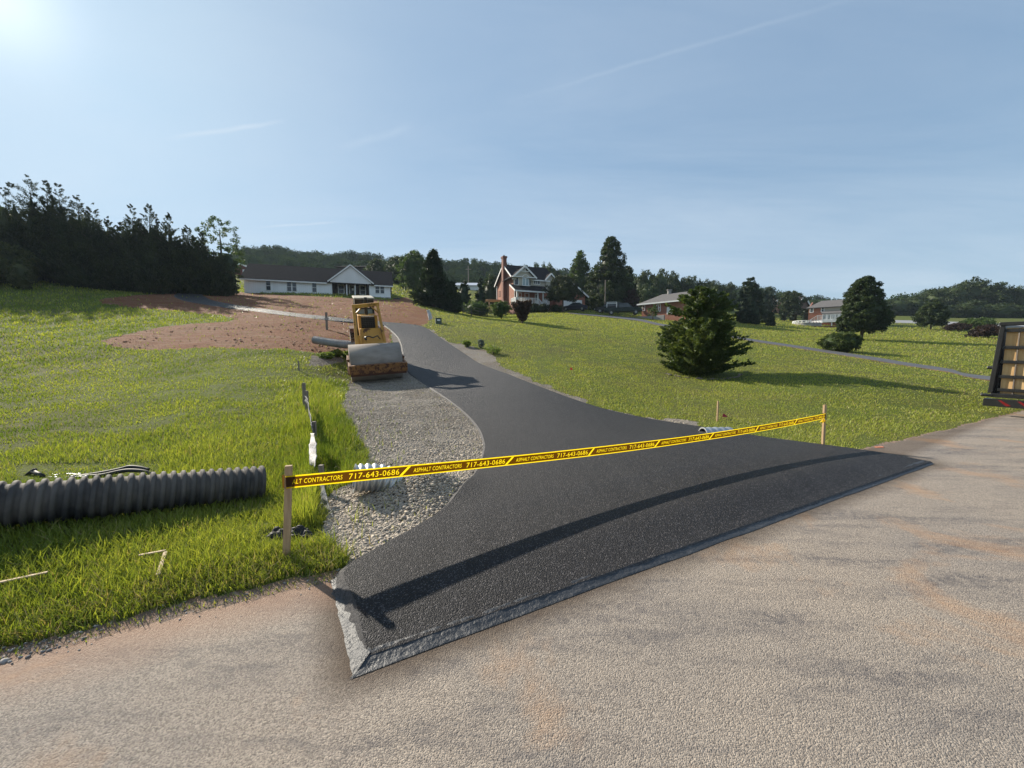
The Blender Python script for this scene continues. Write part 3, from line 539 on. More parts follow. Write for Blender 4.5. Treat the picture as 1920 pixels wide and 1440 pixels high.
tree('broadleaf_tree', 'tall dim tree standing behind the left end of the cedars', 'tree', 10, 62, 383, 95, 'oval', 'dark', nb=150, per=50, ls=0.35, clump=0.2)
tree('broadleaf_tree', 'dim round tree between the left edge and the tallest cedar', 'tree', 45, 60, 398, 70, 'oval', 'dark', nb=150, per=50, ls=0.35, clump=0.2)
tree('bush', 'olive brown bush in front of the cedars at the left edge', 'bush', 12, 39, 458, 105, 'ball', 'olive', nb=160, per=60, ls=0.22, clump=0.2)
tree('bush', 'small yellowish shrub under the left cedars', 'bush', 58, 38, 492, 36, 'ball', 'olive', nb=60, per=40, ls=0.2, clump=0.25)
tree('broadleaf_tree', 'thin see-through tree at the right end of the cedar row', 'tree', 428, 56, 410, 66, 'oval', 'green', nb=150, per=34, ls=0.24, core=0, clump=0.15, z0f=0.15)
tree('broadleaf_tree', 'low leafy tree between the cedar row and the white house', 'tree', 438, 55, 470, 40, 'oval', 'dark', nb=60, per=40, ls=0.25, clump=0.2)
tree('bush', 'small dark bush at the right foot of the cedar row', 'bush', 446, 52, 520, 22, 'ball', 'dark', nb=50, per=40, ls=0.18, clump=0.3)
# evergreens right of the white house
tree('evergreen_tree', 'large dark evergreen between the white house and the brick house', 'tree', 816, 47, 471, 78, 'cone', 'conifer', nb=320, per=60, ls=0.26, rise=0.45, thick=0.09, core=0.7)
tree('evergreen_tree', 'smaller dark evergreen in front of the large one', 'tree', 850, 45, 526, 42, 'cone', 'conifer', nb=220, per=50, ls=0.2, rise=0.45, thick=0.09, core=0.7)
tree('evergreen_tree', 'narrow evergreen in front of the white shed', 'tree', 872, 60, 528, 22, 'column', 'conifer', nb=120, per=40, ls=0.22, rise=0.5, core=0.75)
tree('evergreen_tree', 'pointed evergreen beside the pergola', 'tree', 902, 60, 523, 30, 'cone', 'conifer', nb=130, per=40, ls=0.22, rise=0.5, core=0.75)
tree('broadleaf_tree', 'mid green leafy tree behind the large evergreen', 'tree', 775, 82, 474, 56, 'oval', 'green', nb=130, per=50, ls=0.38, clump=0.2, ybase=545)
tree('broadleaf_tree', 'shorter leafy tree by the right end of the white house', 'tree', 748, 100, 484, 44, 'oval', 'dark', nb=110, per=50, ls=0.4, clump=0.2, ybase=535)
tree('broadleaf_tree', 'leafy tree just above the right end of the white house roof', 'tree', 712, 105, 488, 52, 'oval', 'dark', nb=110, per=50, ls=0.4, clump=0.2, ybase=540)
tree('bush', 'low broad green bush beside the black yard fence', 'bush', 893, 56, 566, 48, 'ball', 'green', nb=60, per=40, ls=0.2, clump=0.3)
tree('broadleaf_tree', 'leafy tree left behind the brick house', 'tree', 921, 84, 518, 40, 'oval', 'dark', nb=110, per=50, ls=0.35, clump=0.22, ybase=590)
# by the brick house
tree('broadleaf_tree', 'bushy dark tree behind the garage of the brick house', 'tree', 1086, 84, 474, 62, 'pine', 'green', nb=260, per=50, ls=0.36, clump=0.16, ybase=588)
tree('broadleaf_tree', 'tallest dark tree, pointed crown, right of the brick house', 'tree', 1142, 76, 449, 100, 'pine', 'dark', nb=620, per=60, ls=0.32, clump=0.10, core=0.66, ybase=594, lob=0.22)
tree('broadleaf_tree', 'dark spreading tree at the right side of the tallest tree', 'tree', 1176, 80, 500, 44, 'egg', 'dark', nb=150, per=50, ls=0.34, clump=0.18, ybase=594)
tree('maple_tree', 'low wide dark maple in front of the brick house garage', 'tree', 1054, 66, 519, 64, 'umbrella', 'cedar', nb=240, per=60, ls=0.22, z0f=0.33, rise=0.1, core=0.75, clump=0.14)
tree('shrub', 'round green shrub in front of the brick house chimney', 'shrub', 940, 47, 566, 32, 'ball', 'green', nb=90, per=40, ls=0.17, z0f=0.16, core=0.5, clump=0.22)
tree('shrub', 'bronze vase shaped shrub on the lawn below the porch', 'shrub', 979, 37, 568, 38, 'vase', 'purple', nb=150, per=40, ls=0.14, z0f=0.1, rise=1.2, core=0.5, inner=0.5)
for px, w, yt, s in [(1000,14,568,'round dark shrub below the porch rail, left one'),(1016,26,570,'wide dark shrub right of the bronze shrub'),(1043,28,573,'low dark shrub between porch steps and garage')]:
    tree('shrub', s, 'shrub', px, 67, yt, w, 'ball', 'dark', nb=60, per=40, ls=0.16, clump=0.3)
tree('broadleaf_tree', 'purple leaved tree left of the grey roofed ranch house', 'tree', 1182, 74, 542, 30, 'oval', 'purple', nb=80, per=40, ls=0.28, clump=0.25, ybase=590)
tree('sapling', 'thin young tree in front of the ranch house brick wall', 'tree', 1221, 56, 571, 20, 'oval', 'green', nb=50, per=22, ls=0.16, z0f=0.25, core=0, clump=0.2)
# lone bush in the lawn
BUSH = tree('yew_bush', 'big dark spreading bush alone on the mown lawn', 'bush', 1309, 17.2, 541, 160, 'egg', 'bush', nb=470, per=95, ls=0.11, rise=0.35, thick=0.05, core=0.50, layered=0, lob=0.42, seed=5, z0f=0.03, aspect=0.6)
tree('pine_tree', 'broad dark pine behind the lone bush', 'tree', 1399, 62, 523, 52, 'egg', 'conifer', nb=260, per=50, ls=0.26, rise=0.4, core=0.72, clump=0.15)
for px, yt, w, Z, s in [(1427,584,14,66,'slim column tree touching the broad pine'),(1441,586,17,60,'small dark blue spruce right of the broad pine'),(1463,583,10,82,'slim column tree, left of the pair before the far gable house'),(1481,580,11,84,'slim column tree, right of the pair before the far gable house'),(1503,578,12,84,'slim column tree beside the brick house with the pool')]:
    tree('column_tree', s, 'tree', px, Z, yt, w, 'cone' if px == 1441 else 'column', 'conifer', nb=90, per=40, ls=0.22, core=0.75, rise=0.5)
tree('maple_tree', 'dense egg shaped tree beside the house with the white deck', 'tree', 1611, 40, 522, 90, 'egg', 'dark', nb=420, per=60, ls=0.22, z0f=0.13, core=0.72, clump=0.12, lob=0.12)
tree('shrub', 'glossy round shrub beside the narrow drive', 'shrub', 1573, 27.5, 624, 60, 'ball', 'bush', nb=300, per=50, ls=0.10, clump=0.14, core=0.8)
tree('maple_tree', 'smaller round crowned tree with short trunk on the far lawn', 'tree', 1738, 62, 563, 52, 'egg', 'dark', nb=220, per=50, ls=0.25, z0f=0.16, core=0.7, clump=0.15)
tree('crabapple_tree', 'low reddish brown tree beyond the lawn, left one', 'tree', 1789, 58, 607, 34, 'umbrella', 'purple', nb=110, per=40, ls=0.2, z0f=0.25, clump=0.2)
tree('crabapple_tree', 'low reddish brown tree beside the dump trailer', 'tree', 1846, 45, 611, 46, 'umbrella', 'purple', nb=140, per=40, ls=0.2, z0f=0.25, clump=0.2)
tree('broadleaf_tree', 'flat topped green tree just left of the dump trailer', 'tree', 1822, 66, 598, 50, 'umbrella', 'green', nb=110, per=40, ls=0.25, z0f=0.2, clump=0.2)
tree('broadleaf_tree', 'broad tree in front of the far gable house', 'tree', 1482, 98, 548, 42, 'ball', 'dark', nb=110, per=50, ls=0.36, clump=0.2, ybase=592)
tree('broadleaf_tree', 'open feathery tree beyond the pine and the gable house', 'tree', 1432, 92, 541, 44, 'oval', 'conifer', nb=110, per=50, ls=0.34, clump=0.2, ybase=596)
# front trees of the woods at the right
wr = [(1650,565,44),(1682,562,46),(1716,556,48),(1752,545,58),(1700,580,34),(1787,538,62),(1822,528,66),(1858,533,60),(1893,541,60),(1925,548,60),(1765,572,52),(1812,566,56),(1868,570,60),(1905,572,56),(1842,590,36),(1790,592,36)]
protos = [crown_mesh('crown', 1.0, 0.5, 'oval', 120, 46, 0.052, 0.0, 0.3, 0.1, 0.7, 900+s, 0.28, clump=0.19) for s in range(5)]
tprot = trunk_mb(1.0, 0.03, 0.85, limbs=3, seed=3); tme = None
def wood_tree(name, label, px, ytop, w, Z, ybase, k, group, fol='dark'):
    global tme
    b = at(px, ybase, Z); Hh = (ybase-ytop)/FPX*Z*1.03; t = thing(name, label, 'tree', b, k*1.7, group); t.scale = (w/FPX*Z, w/FPX*Z, Hh)
    if tme is None: o = tprot.build('trunk', M_['bark'], t, smooth=True); tme = o.data
    else: o = bpy.data.objects.new('trunk', tme); COL.objects.link(o); o.parent = t
    me = protos[k % 5]; o = bpy.data.objects.new('crown', me); COL.objects.link(o); o.parent = t
    if not me.materials: me.materials.append(FOL[fol])
for k, (px, yt, w) in enumerate(wr):
    lab = 'big rounded woodland tree at the right, %s of its %s row' % (wordn[k % 14] if k < 10 else wordn[k-10], 'skyline' if k < 10 else 'lower')
    wood_tree('woodland_tree', lab, px, yt, w, 118 if k < 10 else 104, 602, k, 'trees along the wood on the right')
wm = [(1010,498,40,120),(1035,500,44,125),(1205,512,44,105),(1235,512,46,110),(1262,517,44,112),(1290,521,44,112),(1318,528,40,110),(1213,536,46,95),(1340,531,34,105),(1362,535,34,110)]
for k, (px, yt, w, Z) in enumerate(wm):
    wood_tree('woodland_tree', 'dark tree behind the ranch house, %s from the left along that wood' % wordn[k] if px > 1100 else 'tree behind the brick house roof, %s of two' % ('left' if k == 0 else 'right'), px, yt, w, Z, 592, k+2, 'trees behind the brick houses')
# the wooded ridge reads as one mass
RT = np.array([(-300,400),(-100,395),(0,392),(60,402),(200,420),(430,462),(480,458),(520,462),(600,470),(700,475),(760,480),(790,476),(850,487),(890,484),(930,492),(1000,502),(1060,506),(1100,512),(1200,517),(1260,522),(1330,532),(1430,535),(1480,546),(1540,555),(1600,560),(1650,558),(1700,552),(1760,540),(1800,532),(1850,534),(1890,541),(1920,548),(2150,552)])
def woods(name, x0, x1, rows, label, seed, Zoff=0):
    rng = np.random.default_rng(seed); P = []; A = []; SZ = []; CV = []; CF = []; nv = 0
    for (dy, Z, w) in rows:
        px = x0
        while px < x1:
            px += w*rng.uniform(0.35, 0.75); yt = np.interp(px, RT[:, 0], RT[:, 1])+dy+rng.normal(0, 3.0); Zz = Z*rng.uniform(0.94, 1.06); R = w*rng.uniform(0.8, 1.25)/2/FPX*Zz; Hh = R*rng.uniform(1.7, 2.4)
            c = np.array(at(px, yt, Zz)); c[2] -= Hh*0.5; k = 16
            for q in range(k):
                g = unit(rng.normal(size=3)); g[2] = abs(g[2])*0.9-0.1; cc = c+g*np.array([R*0.78, R*0.78, Hh*0.42]); m = 34; e = unit(rng.normal(size=(m, 3)))*(rng.random((m, 1))**0.35)*R*0.42
                P.append(cc+e*np.array([1, 1, 0.8])); A.append(unit(e+rng.normal(size=(m, 3))*R*0.2)); SZ.append(np.full(m, R*0.17)*(0.6+0.8*rng.random(m)))
            # leafy mass inside, down to the ground
            aa = np.linspace(0, 2*np.pi, 9)[:-1]; zz = np.array([-1.6, -0.5, 0.0, 0.22, 0.32]); rr = np.array([0.7, 0.75, 0.66, 0.4, 0.05])*R
            ring = np.stack([c[0]+np.cos(aa)[None]*rr[:, None], c[1]+np.sin(aa)[None]*rr[:, None], c[2]+zz[:, None]*Hh+0*aa[None]], -1).reshape(-1, 3)
            i, j = np.meshgrid(np.arange(4), np.arange(8), indexing='ij'); q = np.stack([i*8+j, i*8+(j+1) % 8, (i+1)*8+(j+1) % 8, (i+1)*8+j], -1).reshape(-1, 4); CV.append(ring); CF.append(q+nv); nv += len(ring)
    P = np.concatenate(P); A = np.concatenate(A); SZ = np.concatenate(SZ); V, F = quads(P, A, SZ, SZ*0.6, rng); CF = np.concatenate(CF)+len(V)
    o = link_mesh(name, np_mesh(name, np.vstack([V]+CV), np.vstack([F, CF]), 4), FOL['far']); tag(o, label, 'woodland', kind='stuff'); return o
woods('wooded_ridge', 425, 1010, [(0,215,26),(7,200,26),(15,185,28),(25,168,30),(38,150,30),(52,132,32)], 'wooded ridge of rounded trees behind the white house', 21)
woods('wooded_ridge', 1010, 1640, [(0,190,26),(7,170,28),(16,150,28),(27,135,30)], 'distant woods on the skyline behind the ranch houses', 22)
woods('woodland', 1630, 2120, [(0,150,34),(8,140,36),(18,132,38),(30,125,38)], 'dense woodland on the rise at the right edge', 23)
woods('woodland', -260, 110, [(15,90,60),(40,80,60)], 'dim woodland at the far left behind the cedars', 24)
# ---------------------------------------------------------------- grass
GL = foliage('tall_grass_blade', (0.155, 0.205, 0.032), (0.36, 0.37, 0.075), (0.11, 0.16, 0.024), 0.42, 0.5, 0.4)
GR = foliage('mown_grass_blade', (0.285, 0.31, 0.065), (0.33, 0.34, 0.085), (0.245, 0.285, 0.058), 0.40, 0.45, 0.45)
GD = foliage('dry_grass_blade', (0.42, 0.34, 0.18), (0.33, 0.27, 0.13), (0.3, 0.24, 0.1), 0.3, 0.5, 0.5)
def grass(n=760000, seed=3):
    rng = np.random.default_rng(seed); th = rng.uniform(math.radians(-58), math.radians(57), n); u = rng.random(n)
    r = np.exp(math.log(1.5)+(math.log(120)-math.log(1.5))*u**1.05); x = np.sin(th)*r; y = np.cos(th)*r
    z = H(x, y); c = classify(x, y, z); px, py = project(x, y, z)
    patch = vnoise(x, y, 0.9, 51)*0.6+vnoise(x, y, 3.1, 52)*0.4
    keep = (c == 0) | ((c == 4) & (rng.random(n) < 0.16)) | ((c == 2) & (rng.random(n) < 0.02)) | ((c == 1) & (rng.random(n) < 0.03)); keep &= ~((c == 0) & (patch < 0.27) & (rng.random(n) < 0.7))
    keep &= (r < 118*rng.random(n)**0.35)
    # not on the asphalt
    keep &= ~inpoly(px, py, DRIVE_L[2:19]+DRIVE_R[:19][::-1]); keep &= ~inpoly(px, py, NL+NR[::-1])
    x, y, z, r, px, py, patch, c = [q[keep] for q in (x, y, z, r, px, py, patch, c)]; n = len(x)
    left = px < 760-np.clip((py-900)*0.5, 0, 100); lush = np.clip(1.9-r/9, 0.55, 1.25)
    fen = np.exp(-((px-600)/55)**2)*(py > 715)*(py < 990)                       # rank grass along the silt fence
    Lr = np.where(left, 0.062*(0.5+1.2*patch)*lush+0.13*fen+0.010, 0.042*(0.7+0.6*patch)); Lr = np.maximum(Lr, np.where(left, 0.0034, 0.0019)*r)*(0.6+0.8*rng.random(n))
    sroad = ROADN[0]*x+ROADN[1]*y-2.74; Lr = np.where(c == 4, Lr*0.55, Lr)*np.clip(0.45+sroad*1.1, 0.45, 1); hid = inpoly(px, py, [(30, 872), (300, 866), (300, 905), (30, 908)]) | inpoly(px, py, [(488, 1000), (600, 992), (610, 1024), (488, 1028)]) | inpoly(px, py, [(588, 880), (640, 880), (655, 960), (645, 1012), (594, 1012)]); Lr = np.where(hid, Lr*0.35, Lr)
    wd = np.maximum(0.0055, 0.0010*r)*(0.6+0.8*rng.random(n)); a = rng.uniform(0, 2*np.pi, n); ln = rng.uniform(0.15, 1.15, n)*np.minimum(Lr, 0.10+0.002*r); a2 = a+rng.normal(0, 0.5, n)+np.pi/2
    dx, dy = np.cos(a)*wd/2, np.sin(a)*wd/2; ex, ey = np.cos(a2)*ln, np.sin(a2)*ln
    B = np.stack([x, y, z-0.01], -1); D = np.stack([dx, dy, 0*dx], -1); E = np.stack([ex, ey, 0*ex], -1); U = np.stack([0*x, 0*x, Lr], -1)
    V = np.stack([B-D, B+D, B+E*0.35+U*0.6+D*0.85, B+E*0.35+U*0.6-D*0.85, B+E+U*0.98+D*0.12, B+E+U*0.98-D*0.12], 1)
    dry = (rng.random(n) < np.where(left, np.where(sroad < 0.4, 0.22, 0.045), 0.10))
    for nm, m, msk, lab in [('tall_grass', GL, left & ~dry, 'bright green uncut grass on the left field'), ('lawn_grass', GR, ~left & ~dry, 'short mown grass of the lawn on the right'), ('dry_grass', GD, dry, 'scattered dry straw coloured grass blades')]:
        v = V[msk].reshape(-1, 3); k = np.arange(len(v)//6)[:, None]*6; F = np.stack([k+np.array([0, 1, 2, 3]), k+np.array([3, 2, 4, 5])], 1).reshape(-1, 4)
        o = link_mesh(nm, np_mesh(nm, v, F, 4), m); tag(o, lab, 'grass', kind='stuff')
grass()
# ---------------------------------------------------------------- loose stones
def stones(name, n, fn, mats, label, seed):
    rng = np.random.default_rng(seed); P, sz = fn(rng, n); n = len(P)
    ico = unit(np.array([(1,0,0),(-1,0,0),(0,1,0),(0,-1,0),(0,0,1),(0,0,-1),(.8,.8,.5),(-.8,.8,.5),(.8,-.8,.5),(-.8,-.8,.5)], float)); T = np.array([(0,6,4),(6,2,4),(2,7,4),(7,1,4),(1,9,4),(9,3,4),(3,8,4),(8,0,4),(0,2,6),(2,1,7),(1,3,9),(3,0,8),(0,5,2),(2,5,1),(1,5,3),(3,5,0)])
    a = rng.uniform(0, 2*np.pi, n); sc = np.stack([np.ones(n), 0.55+0.4*rng.random(n), 0.35+0.35*rng.random(n)], -1)*sz[:, None]
    V = ico[None]*sc[:, None]*(0.8+0.4*rng.random((n, 10, 1))); ti = rng.normal(0, 0.3, n); ca, sa = np.cos(a), np.sin(a)
    X = V[..., 0]*ca[:, None]-V[..., 1]*sa[:, None]; Y = V[..., 0]*sa[:, None]+V[..., 1]*ca[:, None]; Z = V[..., 2]+V[..., 0]*np.sin(ti)[:, None]
    V = np.stack([X, Y, Z], -1)+P[:, None]; F = (T[None]+(np.arange(n)*10)[:, None, None]).reshape(-1, 3)
    o = link_mesh(name, np_mesh(name, V.reshape(-1, 3), F, 3), mats); tag(o, label, 'gravel', kind='stuff'); return o
def stone_mat(name, a, b):
    m = bpy.data.materials.new(name); m.use_nodes = True; n = N(m.node_tree); p = m.node_tree.nodes['Principled BSDF']; g = m.node_tree.nodes.new('ShaderNodeNewGeometry')
    n.set(p.inputs['Base Color'], n.mix(g.outputs['Random Per Island'], a, b)); p.inputs['Roughness'].default_value = 0.85; return m
def grav_pts(rng, n):
    r = np.exp(rng.uniform(math.log(2.4), math.log(18), n)); th = rng.uniform(math.radians(-30), math.radians(25), n); x = np.sin(th)*r; y = np.cos(th)*r; z = H(x, y)
    c = classify(x, y, z); px, py = project(x, y, z); k = (c == 2) & ~inpoly(px, py, DRIVE_L[2:19]+DRIVE_R[:19][::-1]); x, y, z, r = x[k], y[k], z[k], r[k]
    sz = np.maximum(rng.gamma(3, 0.0027, len(x))+0.004, 0.0011*r); return np.stack([x, y, z+sz*0.2], -1), np.minimum(sz, 0.035)
stones('loose_gravel', 260000, grav_pts, stone_mat('gravel_stone', (0.47, 0.40, 0.31), (0.26, 0.225, 0.19)), 'loose pale crushed stone beside the new driveway', 61)
def edge_pts(rng, n):
    t = -1.9+1.9*rng.random(n)**0.8*1.4; t = rng.uniform(-2.1, 0.3, n); s = 2.74+rng.normal(0.04, 0.07, n); x = ROADD[0]*t+ROADN[0]*s; y = ROADD[1]*t+ROADN[1]*s
    d = vnoise(t*3, t*0, 1, 77); k = rng.random(n) < d**2*np.clip(1.1-(t+2.1)/1.8, 0.10, 1); x, y = x[k], y[k]; sz = rng.gamma(1.6, 0.0032, len(x))+0.003; return np.stack([x, y, H(x, y)+sz*0.25], -1), np.minimum(sz, 0.03)
stones('shoulder_stones', 2600, edge_pts, stone_mat('slate_stone', (0.34, 0.32, 0.30), (0.20, 0.19, 0.185)), 'broken grey stones along the dusty road edge', 62)
def clod_pts(rng, n):
    r = np.exp(rng.uniform(math.log(14), math.log(60), n)); th = rng.uniform(math.radians(-48), math.radians(-8), n); x = np.sin(th)*r; y = np.cos(th)*r; z = H(x, y)
    c = classify(x, y, z); px, py = project(x, y, z); k = (c == 1) & (rng.random(n) < vnoise(x, y, 0.7, 66)**2); x, y, z, r = x[k], y[k], z[k], r[k]; sz = np.maximum(rng.gamma(2, 0.012, len(x)), 0.0008*r); return np.stack([x, y, z+sz*0.2], -1), np.minimum(sz, 0.09)
stones('soil_clods', 26000, clod_pts, stone_mat('soil_clod', (0.24, 0.115, 0.07), (0.32, 0.21, 0.15)), 'crumbled red clods strewn over the bare soil', 63)
# ---------------------------------------------------------------- buildings
class Frame:
    """a building's own axes: x along its front (seen left to right), y away from the viewer, z up"""
    def __init__(s, ax, aZ, bx, bZ, zb):
        s.A = Vector(((ax-960)/FPX*aZ, aZ, zb)); B = Vector(((bx-960)/FPX*bZ, bZ, zb)); e = B-s.A; s.len = e.length; s.e = e.normalized(); s.n = Vector((-s.e.y, s.e.x, 0)); s.rz = math.atan2(e.y, e.x)
    def x(s, px, yl=0, dz=8):                                  # local x of an image column on the plane y = yl
        k = (px-960)/FPX; P = s.A+s.n*yl; z = s.A.z-CH+dz*0; return (k*(P.y*math.cos(PITCH)-z*math.sin(PITCH))-P.x)/(s.e.x-k*s.e.y*math.cos(PITCH))
    def z(s, px, py, yl=0):
        P = s.A+s.n*yl+s.e*s.x(px, yl); k = (720-py)/FPX; dz = P.y*(k*math.cos(PITCH)-math.sin(PITCH))/(math.cos(PITCH)+k*math.sin(PITCH)); return dz+CH-s.A.z
    def p(s, px, py, yl=0): return (s.x(px, yl), yl, s.z(px, py, yl))
def window(parent, x0, x1, z0, z1, y, fw=0.07, cols=1, rail=True, side=None, trim='white'):
    """frame with its pane; side=None faces -y, side='x' faces -x (y holds the x of that wall)"""
    def M(a0, a1, b0, b1, c0, c1): return (a0, a1, b0, b1, c0, c1) if side is None else (b0, b1, a0, a1, c0, c1)
    f = MB(); f.box(*M(x0-fw, x0, y-0.05, y+0.06, z0-fw, z1+fw)); f.box(*M(x1, x1+fw, y-0.05, y+0.06, z0-fw, z1+fw)); f.box(*M(x0, x1, y-0.05, y+0.06, z1, z1+fw)); f.box(*M(x0, x1, y-0.07, y+0.06, z0-fw, z0))
    for c in range(1, cols): xm = x0+(x1-x0)*c/cols; f.box(*M(xm-fw*0.5, xm+fw*0.5, y-0.04, y+0.06, z0, z1))
    if rail: zm = (z0+z1)/2; f.box(*M(x0, x1, y-0.03, y+0.05, zm-0.03, zm+0.03))
    o = f.build('window', M_[trim], parent); MB().box(*M(x0, x1, y+0.005, y+0.03, z0, z1)).build('pane', M_['glass'], o); return o
def slab(a, b, c, d, th):                                      # roof slab from its four top corners
    v = [Vector(q) for q in (a, b, c, d)]; nrm = (v[1]-v[0]).cross(v[3]-v[0]).normalized()
    if nrm.z < 0: nrm = -nrm
    m = MB(); m.prism(v, -nrm*th); return m
def fr_thing(name, label, cat, F): return thing(name, label, cat, F.A, F.rz)
# ---- white ranch house
F = Frame(467, 60, 733, 66.8, 9.0); house = fr_thing('ranch_house', 'long low white house with dark roof and front gable porch above the bare soil', 'house', F)
xe = F.x(733); D = 9.2; ze = F.z(500, 522.3); zr = F.z(560, 499.5, D/2); xp0, xp1 = F.x(622), F.x(695); PY = 1.9; zb = -1.2
w = MB(); w.box(0, xp0, 0, D, zb, ze); w.box(xp1, xe, 0, D, zb, ze); w.box(xp0, xp1, PY, D-0.01, zb, ze)
w.prism([(0.01, 0.02, ze), (0.01, D-0.02, ze), (0.01, D/2, zr-0.12)], (0.2, 0, 0)); w.prism([(xe-0.2, 0.02, ze), (xe-0.2, D-0.02, ze), (xe-0.2, D/2, zr-0.12)], (0.19, 0, 0))
w.build('wall', M_['white_siding'], house)
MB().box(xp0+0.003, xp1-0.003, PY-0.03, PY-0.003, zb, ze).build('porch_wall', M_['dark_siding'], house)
MB().box(xp1+0.02, xe+0.03, -0.03, 0.3, zb, F.z(715, 557)).box(xe-0.02, xe+0.03, 0.3, D, zb, F.z(715, 557)).build('foundation', M_['concrete'], house)
MB().box(xp0+0.01, xp1-0.01, -0.1, PY, F.z(660, 556)-0.5, F.z(660, 556)).build('porch_floor', M_['concrete'], house)
oh = 0.45; roof = MB()
for sgn in (0, 1):
    y0 = -oh if sgn == 0 else D+oh; zo = ze-oh*(zr-ze)/(D/2)*0.5
    m = slab((-oh, y0, zo), (xe+oh, y0, zo), (xe+oh, D/2, zr+0.02), (-oh, D/2, zr+0.02), 0.14); roof.add(m.v, m.f)
gx0, gx1 = F.x(617.5, -0.4), F.x(700.5, -0.4); gxm = (gx0+gx1)/2; gz0 = F.z(617, 526.5, -0.4); gz1 = F.z(658, 497, -0.4)
for (xa, s_) in ((gx0-0.15, 1), (gx1+0.15, -1)):
    m = slab((xa, -0.55, gz0-0.1), (gxm, -0.55, gz1+0.08), (gxm, D/2, gz1+0.08), (xa, D/2, gz0-0.1), 0.12); roof.add(m.v, m.f)
roof.build('roof', M_['roof_dark'], house)
MB().prism([(gx0+0.25, -0.35, gz0+0.02), (gx1-0.25, -0.35, gz0+0.02), (gxm, -0.35, gz1-0.18)], (0, 0.3, 0)).box(gx0+0.25, gx1-0.25, -0.35, -0.05, ze-0.12, gz0+0.02).build('gable', M_['gable_siding'], house)
t = MB(); t.bar((gx0-0.12, -0.58, gz0-0.14), (gxm, -0.58, gz1+0.0), 0.06, 0.2); t.bar((gx1+0.12, -0.58, gz0-0.14), (gxm, -0.583, gz1+0.0), 0.06, 0.2); t.box(-oh, gx0-0.2, -oh-0.06, -oh-0.003, ze-0.42, ze-0.22); t.box(gx1+0.2, xe+oh, -oh-0.06, -oh-0.003, ze-0.42, ze-0.22)
t.build('fascia', M_['white'], house)
for a, b in ((622, 623.8), (650.2, 652.2), (666.2, 667.8), (693, 695)):
    MB().box(F.x(a, -0.05), F.x(b, -0.05), -0.12, 0.1, zb, ze-0.12).build('porch_column', M_['white'], house)
for a, b, y0, y1, c in ((501, 508.8, 527, 544, 1), (540, 547.5, 529, 545.7, 1), (549.8, 557, 529.5, 546, 1), (587, 594.5, 531, 547.5, 1), (705, 712, 536, 549.5, 1), (714.2, 721, 536.5, 550, 1)):
    window(house, F.x(a), F.x(b), F.z(a, y1), F.z(a, y0), -0.01, 0.09, c)
for a, b, y0, y1 in ((636.5, 645.5, 535, 549.5), (676.8, 685.6, 536.5, 551.5)):
    window(house, F.x(a, PY), F.x(b, PY), F.z(a, y1, PY), F.z(a, y0, PY), PY-0.035, 0.14, 1)
dx0, dx1 = F.x(657.2, PY), F.x(665, PY); dz0 = F.z(660, 554.5, PY); dz1 = F.z(660, 536, PY)
do = MB().box(dx0, dx1, PY-0.06, PY-0.031, dz0, dz1).build('door', M_['black_metal'], house); MB().box(dx0-0.14, dx0, PY-0.1, PY-0.031, dz0, dz1+0.12).box(dx1, dx1+0.14, PY-0.1, PY-0.031, dz0, dz1+0.12).box(dx0, dx1, PY-0.1, PY-0.031, dz1, dz1+0.12).build('door_frame', M_['white'], do); MB().box(dx0+0.3, dx0+0.62, PY-0.075, PY-0.062, dz1-0.75, dz1-0.4).build('paper_notice', M_['white'], do)
MB().tube([(F.x(722), -0.6, zb), (F.x(722), -0.6, F.z(722, 557))], 0.05, 6).build('vent_pipe', M_['white'], house)
MB().box(xe+0.5, xe+1.6, 0.6, 1.6, -1.5, F.z(735, 558)).box(xe+0.55, xe+1.55, 0.65, 1.55, F.z(735, 558), F.z(735, 558)+0.05).build('air_conditioner', M_['black_metal'])
tag(COL.objects['air_conditioner'], 'dark air conditioning unit at the right end of the white house', 'air conditioner'); ac = COL.objects['air_conditioner']; ac.location = F.A; ac.rotation_euler.z = F.rz
# ---- brick house with porch
g0 = 7.6; F = Frame(964, 70, 1096, 80, g0)
F.e = Vector((math.cos(math.radians(22)), math.sin(math.radians(22)), 0)); F.n = Vector((-F.e.y, F.e.x, 0)); F.rz = math.radians(22)
bh = fr_thing('brick_house', 'two storey red brick house with tall chimney, beige bay and railed porch', 'house', F)
D = 9.0; xm = F.x(1040); ze = F.z(964, 519.5); zr = F.z(985, 499.5, D/2); xg = F.x(1096.5)
w = MB(); w.box(0, xm, 0, D, -1, ze); w.prism([(0, 0.01, ze), (0, D-0.01, ze), (0, D/2, zr-0.15)], (0.25, 0, 0)); w.prism([(xm-0.25, 0.01, ze), (xm-0.25, D-0.01, ze), (xm-0.25, D/2, zr-0.15)], (0.25, 0, 0)); w.build('wall', M_['brick'], bh)
r = MB(); oh = 0.4; sl = (zr-ze)/(D/2)
for y0 in (-oh, D+oh):
    m = slab((-oh, y0, ze-oh*sl), (xm+oh, y0, ze-oh*sl), (xm+oh, D/2, zr), (-oh, D/2, zr), 0.15); r.add(m.v, m.f)
roof = r.build('roof', M_['roof_dark'], bh)
t = MB(); t.bar((-oh-0.05, -oh, ze-oh*sl-0.1), (-oh-0.05, D/2, zr-0.1), 0.08, 0.28); t.bar((-oh-0.053, D+oh, ze-oh*sl-0.1), (-oh-0.053, D/2, zr-0.1), 0.08, 0.28); t.box(-oh, xm+oh, -oh-0.08, -oh-0.004, ze-oh*sl-0.2, ze-oh*sl+0.02); t.build('fascia', M_['white'], bh)
